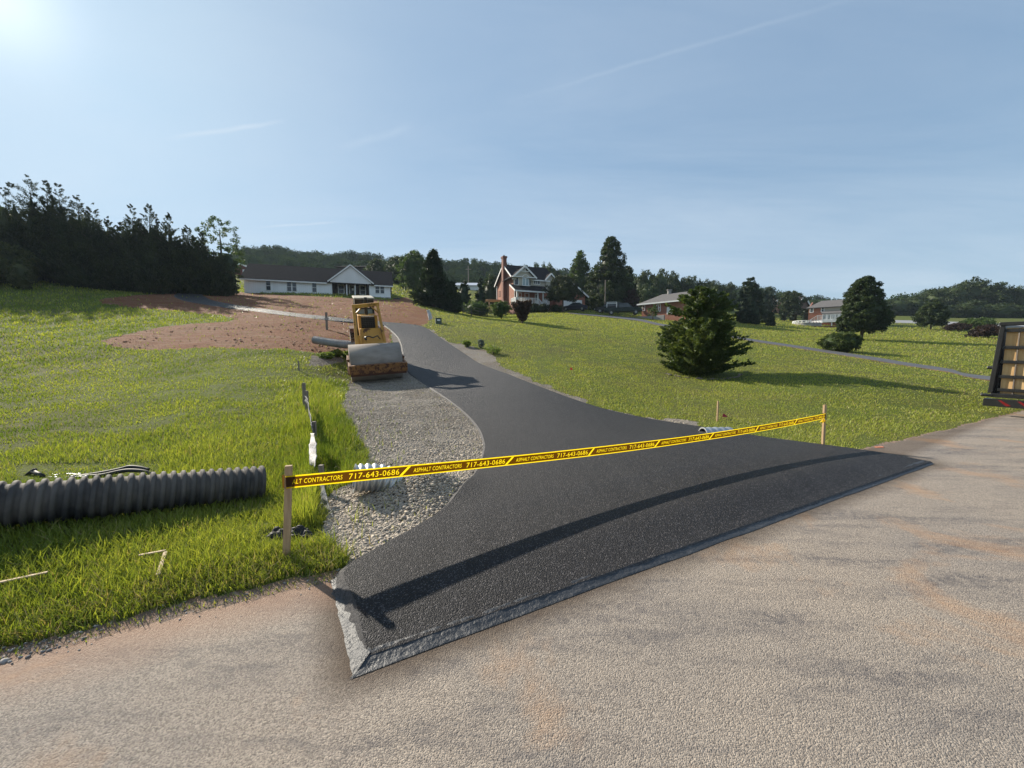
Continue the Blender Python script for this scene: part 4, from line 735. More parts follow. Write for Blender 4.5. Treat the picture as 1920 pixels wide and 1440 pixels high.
c = MB(); yc = D*0.46; c.box(-0.75, -0.003, yc-0.75, yc+0.75, -1, 3.2); c.box(-0.7, -0.003, yc-0.45, yc+0.45, 3.2, zr+1.05); c.box(-0.8, 0.1, yc-0.55, yc+0.55, zr+1.05, zr+1.35); ch = c.build('chimney', M_['brick_dark'], bh); MB().tube([(-0.35, yc, zr+1.35), (-0.35, yc, zr+1.6)], 0.2, 8).build('flue', M_['concrete'], ch)
window(bh, 7.1, 7.8, F.z(964, 546), F.z(964, 536), -0.004, 0.06, 1, True, 'x', 'dark_siding')
MB().box(-0.14, -0.004, D-0.14, D-0.02, -1, ze-0.3).build('downspout', M_['white'], bh); MB().box(0.02, 0.12, -0.12, -0.004, 2.4, ze-0.3).build('downspout', M_['white'], bh)
# beige upper bay with its gable
bx0, bx1 = F.x(966, -0.9), F.x(999, -0.9); bz0 = F.z(985, 536, -0.9); bz1 = F.z(985, 519.5, -0.9); by = -0.9
pk = F.z(985.5, 498.5, -1.1); b = MB(); bxm = (F.x(961.5, -1.2)+F.x(1005.5, -1.2))/2; gx0, gx1 = F.x(961.5, -1.2), F.x(1005.5, -1.2)
b.prism([(bx0, 0.02, bz0), (bx0+0.9, by, bz0), (bx1-0.9, by, bz0), (bx1, 0.02, bz0)], (0, 0, bz1-bz0)); b.build('bay', M_['beige_siding'], bh)
MB().prism([(gx0+0.45, by-0.05, bz1+0.003), (gx1-0.45, by-0.05, bz1+0.003), (bxm, by-0.05, pk-0.4)], (0, 0.35, 0)).box(gx0+0.4, gx1-0.4, by-0.04, 0.2, bz1-0.2, bz1-0.003).build('gable', M_['beige_siding'], bh)
r = MB()
for xa in (gx0, gx1):
    m = slab((xa, by-0.4, bz1-0.1), (bxm, by-0.4, pk), (bxm, D/2-0.3, pk), (xa, D/2-0.3, bz1-0.1), 0.12); r.add(m.v, m.f)
r.build('roof', M_['roof_dark'], bh)
t = MB(); t.bar((gx0, by-0.45, bz1-0.2), (bxm, by-0.45, pk-0.1), 0.09, 0.26); t.bar((gx1, by-0.455, bz1-0.2), (bxm, by-0.455, pk-0.1), 0.09, 0.26); t.box(gx0, gx0+1.9, by-0.42, by-0.06, bz1-0.16, bz1-0.01); t.box(gx1-1.9, gx1, by-0.42, by-0.06, bz1-0.16, bz1-0.01); t.bar((bxm-0.7, by-0.44, pk-1.0), (bxm+0.7, by-0.44, pk-1.0), 0.07, 0.12); t.bar((bxm, by-0.44, pk-1.2), (bxm, by-0.44, pk-0.2), 0.07, 0.12)
t.build('fascia', M_['white'], bh)
ax0, ax1 = F.x(979.6, by), F.x(990.4, by); az0 = F.z(985, 535, by); azs = F.z(985, 521.5, by); rad = (ax1-ax0)/2; acx = (ax0+ax1)/2
af = MB(); arc = [(acx+math.cos(a)*(rad+0.1), by-0.1, azs+math.sin(a)*(rad+0.1)) for a in np.linspace(0, math.pi, 15)]; arci = [(acx+math.cos(a)*rad, by-0.1, azs+math.sin(a)*rad) for a in np.linspace(0, math.pi, 15)]
outer = [(ax1+0.1, by-0.1, az0-0.1)]+arc+[(ax0-0.1, by-0.1, az0-0.1)]; inner = [(ax1, by-0.1, az0)]+arci+[(ax0, by-0.1, az0)]
for k in range(len(outer)): k2 = (k+1) % len(outer); af.prism([outer[k], outer[k2], inner[k2], inner[k]], (0, 0.09, 0))
af.box(acx-0.06, acx+0.06, by-0.08, by-0.01, az0, azs); af.box(ax0, ax1, by-0.085, by-0.01, azs-0.06, azs+0.06)
wo = af.build('arched_window', M_['white'], bh); MB().prism([(ax1, by-0.04, az0)]+[(q[0], by-0.04, q[2]) for q in arci]+[(ax0, by-0.04, az0)], (0, 0.03, 0)).build('pane', mat('painted_sky_glass', (0.25, 0.33, 0.36), (0.32, 0.40, 0.42), 1, 0.05), wo)  # sky reflection is painted into the pale pane colour
for s_, xa in ((1, bx0), (-1, bx1)):                           # slanted side windows of the bay
    p0 = Vector((xa+s_*0.12, -0.14, 0)); p1 = Vector((xa+s_*0.78, by+0.10, 0)); nn = Vector((-s_*0.7, -0.7, 0))*0.05
    q = MB(); q.prism([(p0.x, p0.y, az0), (p1.x, p1.y, az0), (p1.x, p1.y, azs+0.1), (p0.x, p0.y, azs+0.1)], nn); o = q.build('window', M_['white'], bh)
    i0 = p0.lerp(p1, 0.15); i1 = p0.lerp(p1, 0.85); q = MB(); q.prism([tuple(Vector((i0.x, i0.y, az0+0.1))+nn), tuple(Vector((i1.x, i1.y, az0+0.1))+nn), tuple(Vector((i1.x, i1.y, azs))+nn), tuple(Vector((i0.x, i0.y, azs))+nn)], nn*0.2); q.build('pane', M_['glass'], o)
ux0, ux1 = bx1, F.x(1019, -0.05); MB().box(ux0+0.003, xm-0.01, -0.06, -0.004, F.z(1005, 537), ze-0.25).build('upper_wall', M_['beige_siding'], bh)
window(bh, F.x(1000.5), F.x(1011), F.z(1005, 532.5), F.z(1005, 526), -0.07, 0.1, 3, False)
hx0, hx1 = F.x(1020, -0.3), F.x(1043, -0.3); hz = F.z(1030, 524.5, -0.3); hp = F.z(1031.5, 512.5, -0.3); hm = (hx0+hx1)/2
MB().prism([(hx0+0.3, -0.3, hz), (hx1-0.3, -0.3, hz), (hm, -0.3, hp-0.3)], (0, 0.25, 0)).box(hx0+0.35, hx1-0.35, -0.3, -0.062, hz-2.0, hz-0.003).build('gable', M_['beige_siding'], bh)
r = MB()
for xa in (hx0, hx1): m = slab((xa, -0.6, hz-0.15), (hm, -0.6, hp), (hm, D/2-1, hp), (xa, D/2-1, hz-0.15), 0.12); r.add(m.v, m.f)
r.build('roof', M_['roof_dark'], bh); t = MB(); t.bar((hx0, -0.65, hz-0.25), (hm, -0.65, hp-0.1), 0.08, 0.24); t.bar((hx1, -0.655, hz-0.25), (hm, -0.655, hp-0.1), 0.08, 0.24); t.build('fascia', M_['white'], bh)
# porch
PYd = -2.3; px0, px1 = F.x(966, PYd), F.x(1030, PYd); pzt = F.z(985, 534.5, 0); pze = F.z(985, 545, PYd); fl = F.z(985, 568.5, PYd)
slab((px0-0.1, PYd-0.3, pze), (px1, PYd-0.3, pze), (px1, 0, pzt), (px0-0.1, 0, pzt), 0.12).build('porch_roof', M_['roof_dark'], bh)
t = MB(); t.box(px0-0.1, px1, PYd-0.36, PYd-0.304, pze-0.26, pze-0.0); t.bar((px0-0.15, PYd-0.3, pze-0.12), (px0-0.15, 0, pzt-0.12), 0.08, 0.26); t.build('fascia', M_['white'], bh)
MB().box(px0, px1, PYd, -0.003, -1, fl).build('porch_floor', M_['brick_dark'], bh)
for c_ in (969.8, 1008.3, 1018.4): xx = F.x(c_, PYd); MB().box(xx-0.1, xx+0.1, PYd-0.02, PYd+0.18, fl, pze-0.2).build('porch_column', M_['white'], bh)
def railing(a, b, n=14, hgt=0.95, nm='railing', par=bh):
    a, b = Vector(a), Vector(b); m = MB(); m.bar(a+Vector((0, 0, hgt)), b+Vector((0, 0, hgt)), 0.09, 0.07); m.bar(a+Vector((0, 0, 0.12)), b+Vector((0, 0, 0.12)), 0.06, 0.06)
    for k in range(n+1): p = a.lerp(b, k/n); wd = 0.10 if k % 7 == 0 else 0.045; m.box(p.x-wd/2, p.x+wd/2, p.y-wd/2, p.y+wd/2, p.z, p.z+hgt)
    return m.build(nm, M_['white'], par)
railing((px0+0.1, PYd+0.05, fl), (F.x(1008, PYd), PYd+0.05, fl), 28); railing((px0+0.1, -0.2, fl), (px0+0.1, PYd+0.1, fl), 14); railing((F.x(1019, PYd), PYd+0.05, fl), (px1, PYd+0.05, fl), 14)
sx0, sx1 = F.x(1009, PYd), F.x(1018, PYd); st = MB()
for k in range(7): st.box(sx0, sx1, PYd-0.3*(k+1), PYd-0.3*k-0.002, fl-0.18*(k+1)-0.6, fl-0.18*(k+1))
st.build('steps', M_['concrete'], bh); railing((sx0, PYd, fl), (sx0, PYd-2.1, fl-1.26), 10); railing((sx1, PYd, fl), (sx1, PYd-2.1, fl-1.26), 10)
for a, b_ in ((972.5, 977), (984.5, 991)): window(bh, F.x(a), F.x(b_), F.z(980, 563), F.z(980, 550), -0.004, 0.1, 1)
dd = MB().box(F.x(1002.5), F.x(1009.5), -0.05, -0.004, fl, F.z(1005, 551)).build('door', M_['white'], bh); MB().box(F.x(1004), F.x(1008), -0.065, -0.052, fl+0.9, F.z(1005, 552.5)).build('pane', M_['glass'], dd)
# garage wing
gy = -1.0; gx0 = F.x(1042, gy); gx1 = F.x(1096.5, gy); gze = F.z(1096, 554, gy); gxm = F.x(1068, gy); gpk = F.z(1068, 527, gy)
w = MB(); w.box(gx0, gx1, gy, D, -1, gze); w.prism([(gx0, gy+0.01, gze), (gx1, gy+0.01, gze), (gxm, gy+0.01, gpk-0.12)], (0, 0.25, 0)); w.build('garage_wall', M_['brick'], bh)
r = MB()
for xa, q in ((gx0, 0), (gx1+0.5, 1)): m = slab((xa, gy-0.4, gze-(0.28 if q else 0)), (gxm, gy-0.4, gpk), (gxm, D, gpk), (xa, D, gze-(0.28 if q else 0)), 0.14); r.add(m.v, m.f)
r.build('garage_roof', M_['roof_dark'], bh); t = MB(); t.bar((gx1+0.55, gy-0.45, gze-0.4), (gxm, gy-0.45, gpk-0.08), 0.08, 0.28); t.build('fascia', M_['white'], bh)
MB().box(F.x(1054, gy), F.x(1090.5, gy), gy-0.05, gy-0.004, F.z(1070, 581, gy), F.z(1070, 562, gy)).build('garage_door', M_['gable_siding'], bh)
# pergola behind the left wall
P0 = at(917, 590, 74); pg = thing('pergola', 'small brown wooden pergola against the left wall of the brick house', 'pergola', (P0.x, P0.y, P0.z), 0.38)
for xx in (0, 2.6):
    for yy in (0, 2.5): MB().box(xx, xx+0.14, yy, yy+0.14, -0.6, 2.6).build('post', M_['wood'], pg)
m = MB()
for k in range(8): m.box(-0.4, 3.1, -0.1+k*0.37, -0.03+k*0.37, 2.75, 2.93)
m.box(0, 0.12, -0.4, 3.0, 2.6, 2.75); m.box(2.6, 2.72, -0.4, 3.0, 2.6, 2.75); m.build('rafters', M_['wood'], pg)
# black yard fence
fpts = [hit(868, 591), hit(884, 593.5), hit(900, 594.5), hit(914, 594), hit(926, 592)]; fc = thing('yard_fence', 'low black mesh fence left of the brick house', 'fence', fpts[0])
for p in fpts: q = p-fpts[0]; MB().box(q.x-0.04, q.x+0.04, q.y-0.04, q.y+0.04, q.z-0.2, q.z+1.15).build('post', M_['black_metal'], fc)
m = MB()
for a, b_ in zip(fpts, fpts[1:]):
    a, b_ = a-fpts[0], b_-fpts[0]
    for zz in (0.1, 0.4, 0.75, 1.1): m.bar(a+Vector((0, 0, zz)), b_+Vector((0, 0, zz)), 0.025)
    for k in range(1, 16): p = a.lerp(b_, k/16); m.bar(p+Vector((0, 0, 0.1)), p+Vector((0, 0, 1.1)), 0.012)
m.build('mesh_panel', M_['black_metal'], fc)
# ---- grey roofed ranch house
F = Frame(1200, 62, 1300, 55.5, 6.1); rh = fr_thing('ranch_house', 'low brick ranch house with grey roof behind the lone bush', 'house', F)
L = F.x(1292); D = 8.5; ze = F.z(1200, 570.5)-0.05; zr = F.z(1244, 551.5, D/2); xh = F.x(1240, D/2)
w = MB(); w.box(0, L, 0, D, -1.2, ze); w.build('wall', M_['brick'], rh)
r = MB(); o_ = 0.5; r.add([(-o_, -o_, ze-0.1), (L+o_, -o_, ze-0.1), (L+o_, D/2, zr), (xh, D/2, zr), (-o_, D+o_, ze-0.1), (L+o_, D+o_, ze-0.1), (-o_, -o_, ze+0.05), (L+o_, -o_, ze+0.05), (L+o_, D+o_, ze+0.05), (-o_, D+o_, ze+0.05)], [(6, 7, 2, 3), (6, 3, 9), (3, 2, 8, 9), (0, 4, 5, 1), (0, 1, 7, 6), (0, 6, 9, 4), (4, 9, 8, 5), (1, 5, 8, 2, 7)]); rf = r.build('roof', M_['roof_grey'], rh)
MB().tube([(xh+1.2, D/2, zr-0.3), (xh+1.2, D/2, zr+0.5)], 0.32, 8).tube([(xh+1.2, D/2, zr+0.5), (xh+1.2, D/2, zr+0.6)], 0.45, 8).build('roof_vent', M_['concrete'], rf)
MB().prism([(L+o_+0.004, 0.3, ze+0.1), (L+o_+0.004, D-0.3, ze+0.1), (L+o_+0.004, D/2, zr-0.25)], (0.05, 0, 0)).build('gable', M_['gable_siding'], rh)
MB().box(-o_-0.05, L+o_, -o_-0.08, -o_-0.004, ze-0.14, ze+0.06).build('fascia', M_['white'], rh)
window(rh, F.x(1231.5), F.x(1237), F.z(1234, 583), F.z(1234, 571), -0.004, 0.1, 2); window(rh, F.x(1204), F.x(1208), F.z(1206, 582), F.z(1206, 573), -0.004, 0.08, 1)
MB().box(F.x(1250), F.x(1263), -0.06, -0.004, F.z(1256, 589), F.z(1256, 575.5)).build('garage_door', M_['gable_siding'], rh)
rw = MB().box(-0.5, F.x(1246, -1.5), -1.7, -1.4, -1.4, F.z(1220, 592.5, -1.5)).build('retaining_wall', M_['concrete']); rw.location = F.A; rw.rotation_euler.z = F.rz; tag(rw, 'low grey block retaining wall before the grey roofed ranch house', 'wall')
# ---- brick house with deck and pool
F = Frame(1509, 78, 1600, 73, 5.2); dh = fr_thing('brick_house', 'brick house with grey roof and white railed deck above a pool', 'house', F)
L = F.x(1600); D = 9; ze = F.z(1512, 576.5); zr = F.z(1560, 562.5, D/2)
w = MB(); w.box(0, L, 0, D, -1.5, ze); w.prism([(0, 0.01, ze), (0, D-0.01, ze), (0.01, D/2, zr-0.2)], (0.2, 0, 0)); w.build('wall', M_['brick'], dh)
r = MB()
for y0 in (-0.5, D+0.5): m = slab((-0.4, y0, ze-0.15), (L+0.4, y0, ze-0.15), (L+0.4, D/2, zr), (1.6, D/2, zr), 0.15); r.add(m.v, m.f)
rf = r.build('roof', M_['roof_grey'], dh); MB().box(5.6, 6.4, D/2-0.3, D/2+0.3, zr-0.5, zr+0.5).tube([(5, D/2, zr), (5, D/2, zr+1.4)], 0.03, 5).build('chimney', M_['concrete'], rf)
sxa, sxb = F.x(1540, -2), F.x(1580, -2); MB().box(sxa, sxb, -0.05, -0.004, F.z(1555, 588), ze-0.15).build('upper_wall', M_['beige_siding'], dh)
sr = MB().box(sxa, sxb, -2.0, -0.004, F.z(1555, 600, -2), F.z(1555, 587, -2)).build('sun_room', M_['white'], dh)
for k in range(5): xa = sxa+(sxb-sxa)*(k+0.16)/5; xb_ = sxa+(sxb-sxa)*(k+0.84)/5; MB().box(xa, xb_, -2.03, -2.004, F.z(1555, 598, -2), F.z(1555, 589.5, -2)).build('pane', M_['glass'], sr)
slab((sxa-0.2, -2.4, F.z(1555, 587.2, -2)), (sxb, -2.4, F.z(1555, 587.2, -2)), (sxb, 0, F.z(1555, 583, 0)), (sxa-0.2, 0, F.z(1555, 583, 0)), 0.1).build('sun_room_roof', M_['roof_grey'], dh)
for a, b_, y0, y1 in ((1517, 1521.5, 578, 585), (1538, 1541.5, 577, 584)): window(dh, F.x(a), F.x(b_), F.z(a, y1), F.z(a, y0), -0.01, 0.14, 1)
dz = F.z(1550, 600.5, -3.4); dxa, dxb = F.x(1531, -3.4), F.x(1590, -3.4); MB().box(dxa, dxb, -3.4, -2.003, dz-0.35, dz).build('deck', M_['white'], dh)
railing((dxa, -3.35, dz), (dxb, -3.35, dz), 42, 1.0, 'railing', dh); railing((dxa, -3.35, dz), (dxa-2.6, -3.35, dz-1.9), 12, 1.0, 'stair_railing', dh)
for k in range(5): xx = dxa+0.5+k*1.6; MB().box(xx, xx+0.15, -3.3, -3.15, -1.5, dz-0.35).build('deck_post', M_['white'], dh)
# pool
pc = at(1513, 612, 70); pl = thing('swimming_pool', 'round above ground pool with white wall and rail below the deck', 'pool', pc); m = MB(); m.tube([(0, 0, -0.4), (0, 0, 0.55)], 2.1, 28); m.build('pool_wall', M_['concrete'], pl)
m = MB()
for k in range(22): a = k*2*math.pi/22; m.box(2.15*math.cos(a)-0.05, 2.15*math.cos(a)+0.05, 2.15*math.sin(a)-0.05, 2.15*math.sin(a)+0.05, 0.55, 0.95)
m.tube([(2.15*math.cos(k*2*math.pi/24), 2.15*math.sin(k*2*math.pi/24), 0.95) for k in range(25)], 0.05, 6, False); m.build('pool_rail', M_['white'], pl)
rw = MB().box(-3.6, 9, -0.2, 0.2, -0.9, 0.35).build('retaining_wall', M_['brick_dark']); q = at(1527, 615, 66); rw.location = q; tag(rw, 'dark low retaining wall below the pool and deck', 'wall')
# ---- far buildings
def gable_house(name, label, x0, x1, Z, ybase, yeave, ypeak, wallm, roofm, fas=True, door=None, front=True, rz=0):
    b = at(x0, ybase, Z); wd = (x1-x0)/FPX*Z; he = (ybase-yeave)/FPX*Z; hp = (ybase-ypeak)/FPX*Z; t = thing(name, label, 'house' if 'house' in name else 'shed', b, rz)
    m = MB(); m.box(0, wd, 0, 7, -2, he)
    if front: m.prism([(0, 0.01, he), (wd, 0.01, he), (wd/2, 0.01, hp-0.15)], (0, 6.98, 0))
    m.build('wall', wallm, t); r = MB()
    if front:
        for xa in (-0.4, wd+0.4): q = slab((xa, -0.4, he-0.25), (wd/2, -0.4, hp), (wd/2, 7.4, hp), (xa, 7.4, he-0.25), 0.2); r.add(q.v, q.f)
    else:
        for ya in (-0.5, 7.5): q = slab((-0.5, ya, he-0.15), (wd+0.5, ya, he-0.15), (wd+0.5-min(1.5, wd*.1), 3.5, hp), (-0.5+min(1.5, wd*.1), 3.5, hp), 0.2); r.add(q.v, q.f)
    r.build('roof', roofm, t)
    if fas and front: f = MB(); f.bar((-0.4, -0.47, he-0.35), (wd/2, -0.47, hp-0.1), 0.08, 0.35); f.bar((wd+0.4, -0.475, he-0.35), (wd/2, -0.475, hp-0.1), 0.08, 0.35); f.build('fascia', M_['white'], t)
    if door: MB().box(wd*door[0], wd*door[1], -0.06, -0.004, -1, he*door[2]).build('garage_door', M_['gable_siding'], t)
    return t, wd, he
red = mat('barn_red_wall', (0.19, 0.055, 0.04), (0.14, 0.04, 0.03), 2, 0.8)
gable_house('farm_shed', 'red walled shed with white door behind the left end of the white house', 434, 474, 96, 521, 503, 495, red, mat('brown_roof', (0.12, 0.06, 0.045), (0.09, 0.05, 0.04), 2, 0.9), door=(0.55, 0.95, 0.85))
gable_house('metal_shed', 'small white shed with pale metal roof among trees left of the brick house', 853, 895, 118, 546, 534.5, 527, M_['white'], mat('pale_metal_roof', (0.55, 0.58, 0.62), (0.48, 0.5, 0.55), 1, 0.4), front=False)
gable_house('gable_house', 'small far house with pale trimmed brick gable beyond the column trees', 1450, 1467, 112, 590, 571, 558, mat('pale_brick', (0.42, 0.24, 0.17), (0.36, 0.2, 0.14), 2, 0.8), M_['roof_grey'])
gable_house('gable_house', 'far dark brown gable house behind the broad tree', 1494, 1514, 105, 592, 572, 555, mat('dark_brown_brick', (0.16, 0.1, 0.08), (0.12, 0.08, 0.065), 2, 0.8), M_['roof_dark'])  # walls in a dark mottled brown
gable_house('farm_house', 'tan house with low roof behind the bush at the left edge', -70, 38, 52, 530, 452, 433, mat('tan_brick', (0.26, 0.19, 0.13), (0.2, 0.14, 0.1), 2, 0.8), M_['roof_grey'], front=False)
gable_house('long_house', 'low dark roofed house just behind the roof of the white house', 632, 690, 108, 530, 500, 494.5, M_['dark_siding'], M_['roof_dark'], front=False)
up = MB().tube([(0, 0, -2), (0, 0, 9)], 0.13, 8).box(-0.9, 0.9, -0.08, 0.08, 7.9, 8.1).build('utility_pole', M_['oldwood']); up.location = at(878.5, 552, 125); tag(up, 'thin pole rising behind the white shed', 'utility pole')
up = MB().tube([(0, 0, -2), (0, 0, 6.2)], 0.1, 8).build('yard_pole', M_['oldwood']); up.location = at(1134, 590, 70); tag(up, 'pale thin pole under the tallest tree', 'pole')
# ---------------------------------------------------------------- cars
paint = {'navy': mat('navy_paint', (0.012, 0.015, 0.035), (0.010, 0.012, 0.028), 1, 0.4, spec=0.3), 'black': mat('black_paint', (0.010, 0.012, 0.012), (0.015, 0.017, 0.017), 1, 0.4, spec=0.3), 'green': mat('dark_green_paint', (0.010, 0.020, 0.016), (0.013, 0.024, 0.02), 1, 0.4, spec=0.3)}
def wheel(parent, x, y, r=0.33, w=0.22):
    o = MB().tube([(x, y-w/2, r), (x, y+w/2, r)], r, 18).build('wheel', M_['rubber'], parent); MB().tube([(x, y-w/2-0.012, r), (x, y+w/2+0.012, r)], r*0.6, 12).build('rim', M_['concrete'], o)
def car(label, loc, rz, body, roofp, L, Wd, pm, wheels, cat='car', name='parked_car'):
    t = thing(name, label, cat, loc, rz); MB().prism([(x, -Wd/2, z) for x, z in body], (0, Wd, 0)).build('body', paint[pm], t, bevel=0.05)
    MB().prism([(x, -Wd/2+0.12, z) for x, z in roofp], (0, Wd-0.24, 0)).build('cabin', paint[pm], t, bevel=0.04)
    g = [(x*1.0, z) for x, z in roofp]; cx = sum(x for x, _ in g)/len(g); g = [((x-cx)*0.86+cx, z if z < max(q for _, q in roofp)-0.05 else z-0.08) for x, z in g]
    MB().prism([(x, -Wd/2+0.10, z+0.02) for x, z in g], (0, 0.02, 0)).prism([(x, Wd/2-0.12, z+0.02) for x, z in g], (0, 0.02, 0)).build('side_window', M_['glass'], t)
    for x in wheels:
        for s_ in (-1, 1): wheel(t, x, s_*(Wd/2-0.1))
    xmin, xmax = min(x for x, _ in body), max(x for x, _ in body)
    for s_ in (-1, 1): MB().box(xmax-0.03, xmax+0.02, s_*Wd*0.36-0.15, s_*Wd*0.36+0.15, 0.62, 0.76).build('headlight', M_['white'], t); MB().box(xmin-0.02, xmin+0.03, s_*Wd*0.36-0.15, s_*Wd*0.36+0.15, 0.7, 0.84).build('tail_light', M_['red_lens'], t)
    return t
c0 = at(1077, 584.5, 68.5); c0.z = max(c0.z, h(c0.x, c0.y))
car('dark sedan parked on the drive in front of the white garage door', c0, math.radians(165), [(-2.3,0.3),(-2.3,0.85),(-2.1,0.98),(-1.2,1.0),(1.1,0.95),(2.1,0.78),(2.35,0.6),(2.3,0.3)], [(-1.75,0.97),(-0.95,1.42),(0.2,1.44),(1.1,0.95)], 4.6, 1.8, 'navy', (-1.4, 1.45))
pickb = [(-2.9,0.5),(-2.9,1.1),(-0.9,1.1),(1.3,1.12),(2.6,1.02),(2.8,0.8),(2.8,0.45)]; pickr = [(-0.85,1.1),(-0.75,1.8),(0.75,1.82),(1.45,1.12)]
c1 = at(1168, 590.5, 61); p1 = car('dark green pickup truck with white ladder rack on the drive', c1, math.radians(-14), pickb, pickr, 5.7, 1.95, 'green', (-1.8, 1.9), 'pickup truck', 'pickup_truck')
m = MB()
for xx in (-2.5, -1.0):
    for yy in (-0.85, 0.85): m.bar((xx, yy, 1.1), (xx, yy, 1.95), 0.07)
    m.bar((xx, -0.85, 1.95), (xx, 0.85, 1.95), 0.07)
m.bar((-2.5, -0.85, 1.95), (-1.0, -0.85, 1.95), 0.07); m.bar((-2.5, 0.85, 1.95), (-1.0, 0.85, 1.95), 0.07); m.build('ladder_rack', M_['white'], p1)
c2 = at(1142, 587, 66); car('black sport utility car parked behind the pickup truck', c2, math.radians(160), [(-2.3,0.4),(-2.3,1.05),(1.0,1.05),(2.2,0.95),(2.35,0.4)], [(-2.25,1.05),(-2.0,1.7),(0.3,1.72),(1.1,1.05)], 4.6, 1.9, 'black', (-1.4, 1.45))
# ---------------------------------------------------------------- barrier tape and its stakes
sl_ = hit(537, 1050); sr_ = hit(1543, 838)
def stake(label, base, top, w=0.036, th=0.02, m='wood', group=None, rz=0.3, name='wooden_stake', tip=False):
    t = MB(); d = Vector(top)-Vector(base); a = Vector((math.cos(rz), math.sin(rz), 0))*w/2; b = Vector((-math.sin(rz), math.cos(rz), 0))*th/2; b0 = Vector((0, 0, -0.15))
    nz = 5; rings = [b0]+[d*k/nz for k in range(nz+1)]; vs = []
    for q in rings: o = Vector((random.uniform(-1, 1), random.uniform(-1, 1), 0))*0.0006; vs += [q+o-a-b, q+o+a-b, q+o+a+b, q+o-a+b]
    fs = [(0, 3, 2, 1)]; n = len(rings)
    for i in range(n-1):
        for j in range(4): fs.append((i*4+j, i*4+(j+1) % 4, (i+1)*4+(j+1) % 4, (i+1)*4+j))
    k = (n-1)*4; fs.append((k, k+1, k+2, k+3)); t.add(vs, fs); o = t.build(name, M_[m], loc=base, bevel=0.0015); return tag(o, label, 'stake', group)
def zcof(p): return p.y*math.cos(PITCH)-(p.z-CH)*math.sin(PITCH)
ZL, ZR = zcof(sl_), zcof(sr_); topL = at(541.5, 873, ZL); topR = at(1546.5, 759, ZR)
stake('wooden stake holding the near left end of the yellow tape', sl_, topL, 0.046, 0.03, rz=0.3); stake('wooden stake holding the far right end of the yellow tape', sr_, topR, 0.046, 0.03, rz=0.3)
# tape centre line: depth follows from the repeat of the print, height from its sag
A0 = at(536, 904.5, ZL-0.03); A1 = at(1547.5, 780, ZR-0.03); TL = (A1-A0).length; dirT = (A1-A0).normalized(); TH = 0.094
def tp(s, v):                                                  # s metres along, v metres up from the centre
    f = s/TL; wv = 0.012*math.sin(f*17+1)*f*(1-f)*4; base = A0.lerp(A1, f)+Vector((0, 0, -0.085*4*f**1.12*(1-f)*1.05)); nrm = Vector((-dirT.y, dirT.x, 0))
    hh = v*(1-0.12*f); return base+Vector((0, 0, hh))+nrm*(wv*v*8)
tape = thing('barrier_tape', 'yellow and black printed barrier tape stretched across the new driveway', 'barrier tape', A0)
def strip(s0, s1, v0, v1, off, n=80):
    mb = MB(); nrm = Vector((dirT.y, -dirT.x, 0))*off
    for k in range(n+1):
        s = s0+(s1-s0)*k/n; mb.v.append(tuple(tp(s, v0)+nrm-A0)); mb.v.append(tuple(tp(s, v1)+nrm-A0))
    mb.f += [(2*k, 2*k+2, 2*k+3, 2*k+1) for k in range(n)]; return mb
def tape_mat(name, c, tr, see=(1, 0.8, 0.2, 0.15)):
    m, n, b, co = newmat(name); n.set(b.inputs['Base Color'], c); b.inputs['Roughness'].default_value = 0.28
    t = n.t.nodes.new('ShaderNodeBsdfTranslucent'); n.set(t.inputs[0], tr); x = n.t.nodes.new('ShaderNodeMixShader'); x.inputs[0].default_value = 0.55; n.l(b.outputs[0], x.inputs[1]); n.l(t.outputs[0], x.inputs[2])
    tp_ = n.t.nodes.new('ShaderNodeBsdfTransparent'); n.set(tp_.inputs[0], see[:3]); y = n.t.nodes.new('ShaderNodeMixShader'); y.inputs[0].default_value = see[3]; n.l(x.outputs[0], y.inputs[1]); n.l(tp_.outputs[0], y.inputs[2]); n.l(y.outputs[0], n.t.nodes['Material Output'].inputs[0]); return m
tyel = tape_mat('tape_yellow', (0.88, 0.62, 0.01), (1.0, 0.76, 0.01), (1, 1, 1, 0)); tblk = tape_mat('tape_black_print', (0.030, 0.014, 0.004), (0.12, 0.06, 0.012), (0.75, 0.42, 0.12, 0.06))
strip(0, TL, -TH/2, TH/2, 0).build('film', tyel, tape); 
w = MB(); c_ = topL-A0                                         # wrap round the stakes
for P_, Zs in ((A0, ZL), (A1, ZR)):
    o = P_-A0; nr = Vector((-dirT.y, dirT.x, 0)); 
    for (u0, u1, f0, f1) in ((-0.022, -0.022, -0.002, 0.034), (-0.022, 0.024, 0.034, 0.034), (0.024, 0.024, 0.034, 0.004)):
        p0 = o+dirT*u0+nr*f0; p1 = o+dirT*u1+nr*f1; sc = 1 if P_ is A0 else 0.88
        w.add([p0+Vector((0, 0, -TH/2*sc)), p1+Vector((0, 0, -TH/2*sc)), p1+Vector((0, 0, TH/2*sc)), p0+Vector((0, 0, TH/2*sc))], [(0, 1, 2, 3)])
w.build('wrap', tblk, tape)
k0 = A1-A0; kn = MB()
for q in range(5):
    a = q*1.3; kn.add([k0+Vector((-0.03, -0.01, -0.045)), k0+Vector((-0.03+0.05*math.cos(a), 0.03*math.sin(a), -0.075-0.012*q)), k0+Vector((-0.05+0.045*math.cos(a+0.6), 0.03*math.sin(a+0.6)-0.02, -0.10)), k0+Vector((-0.055, -0.02, -0.055))], [(0, 1, 2, 3)])
kn.build('knot', tyel, tape)
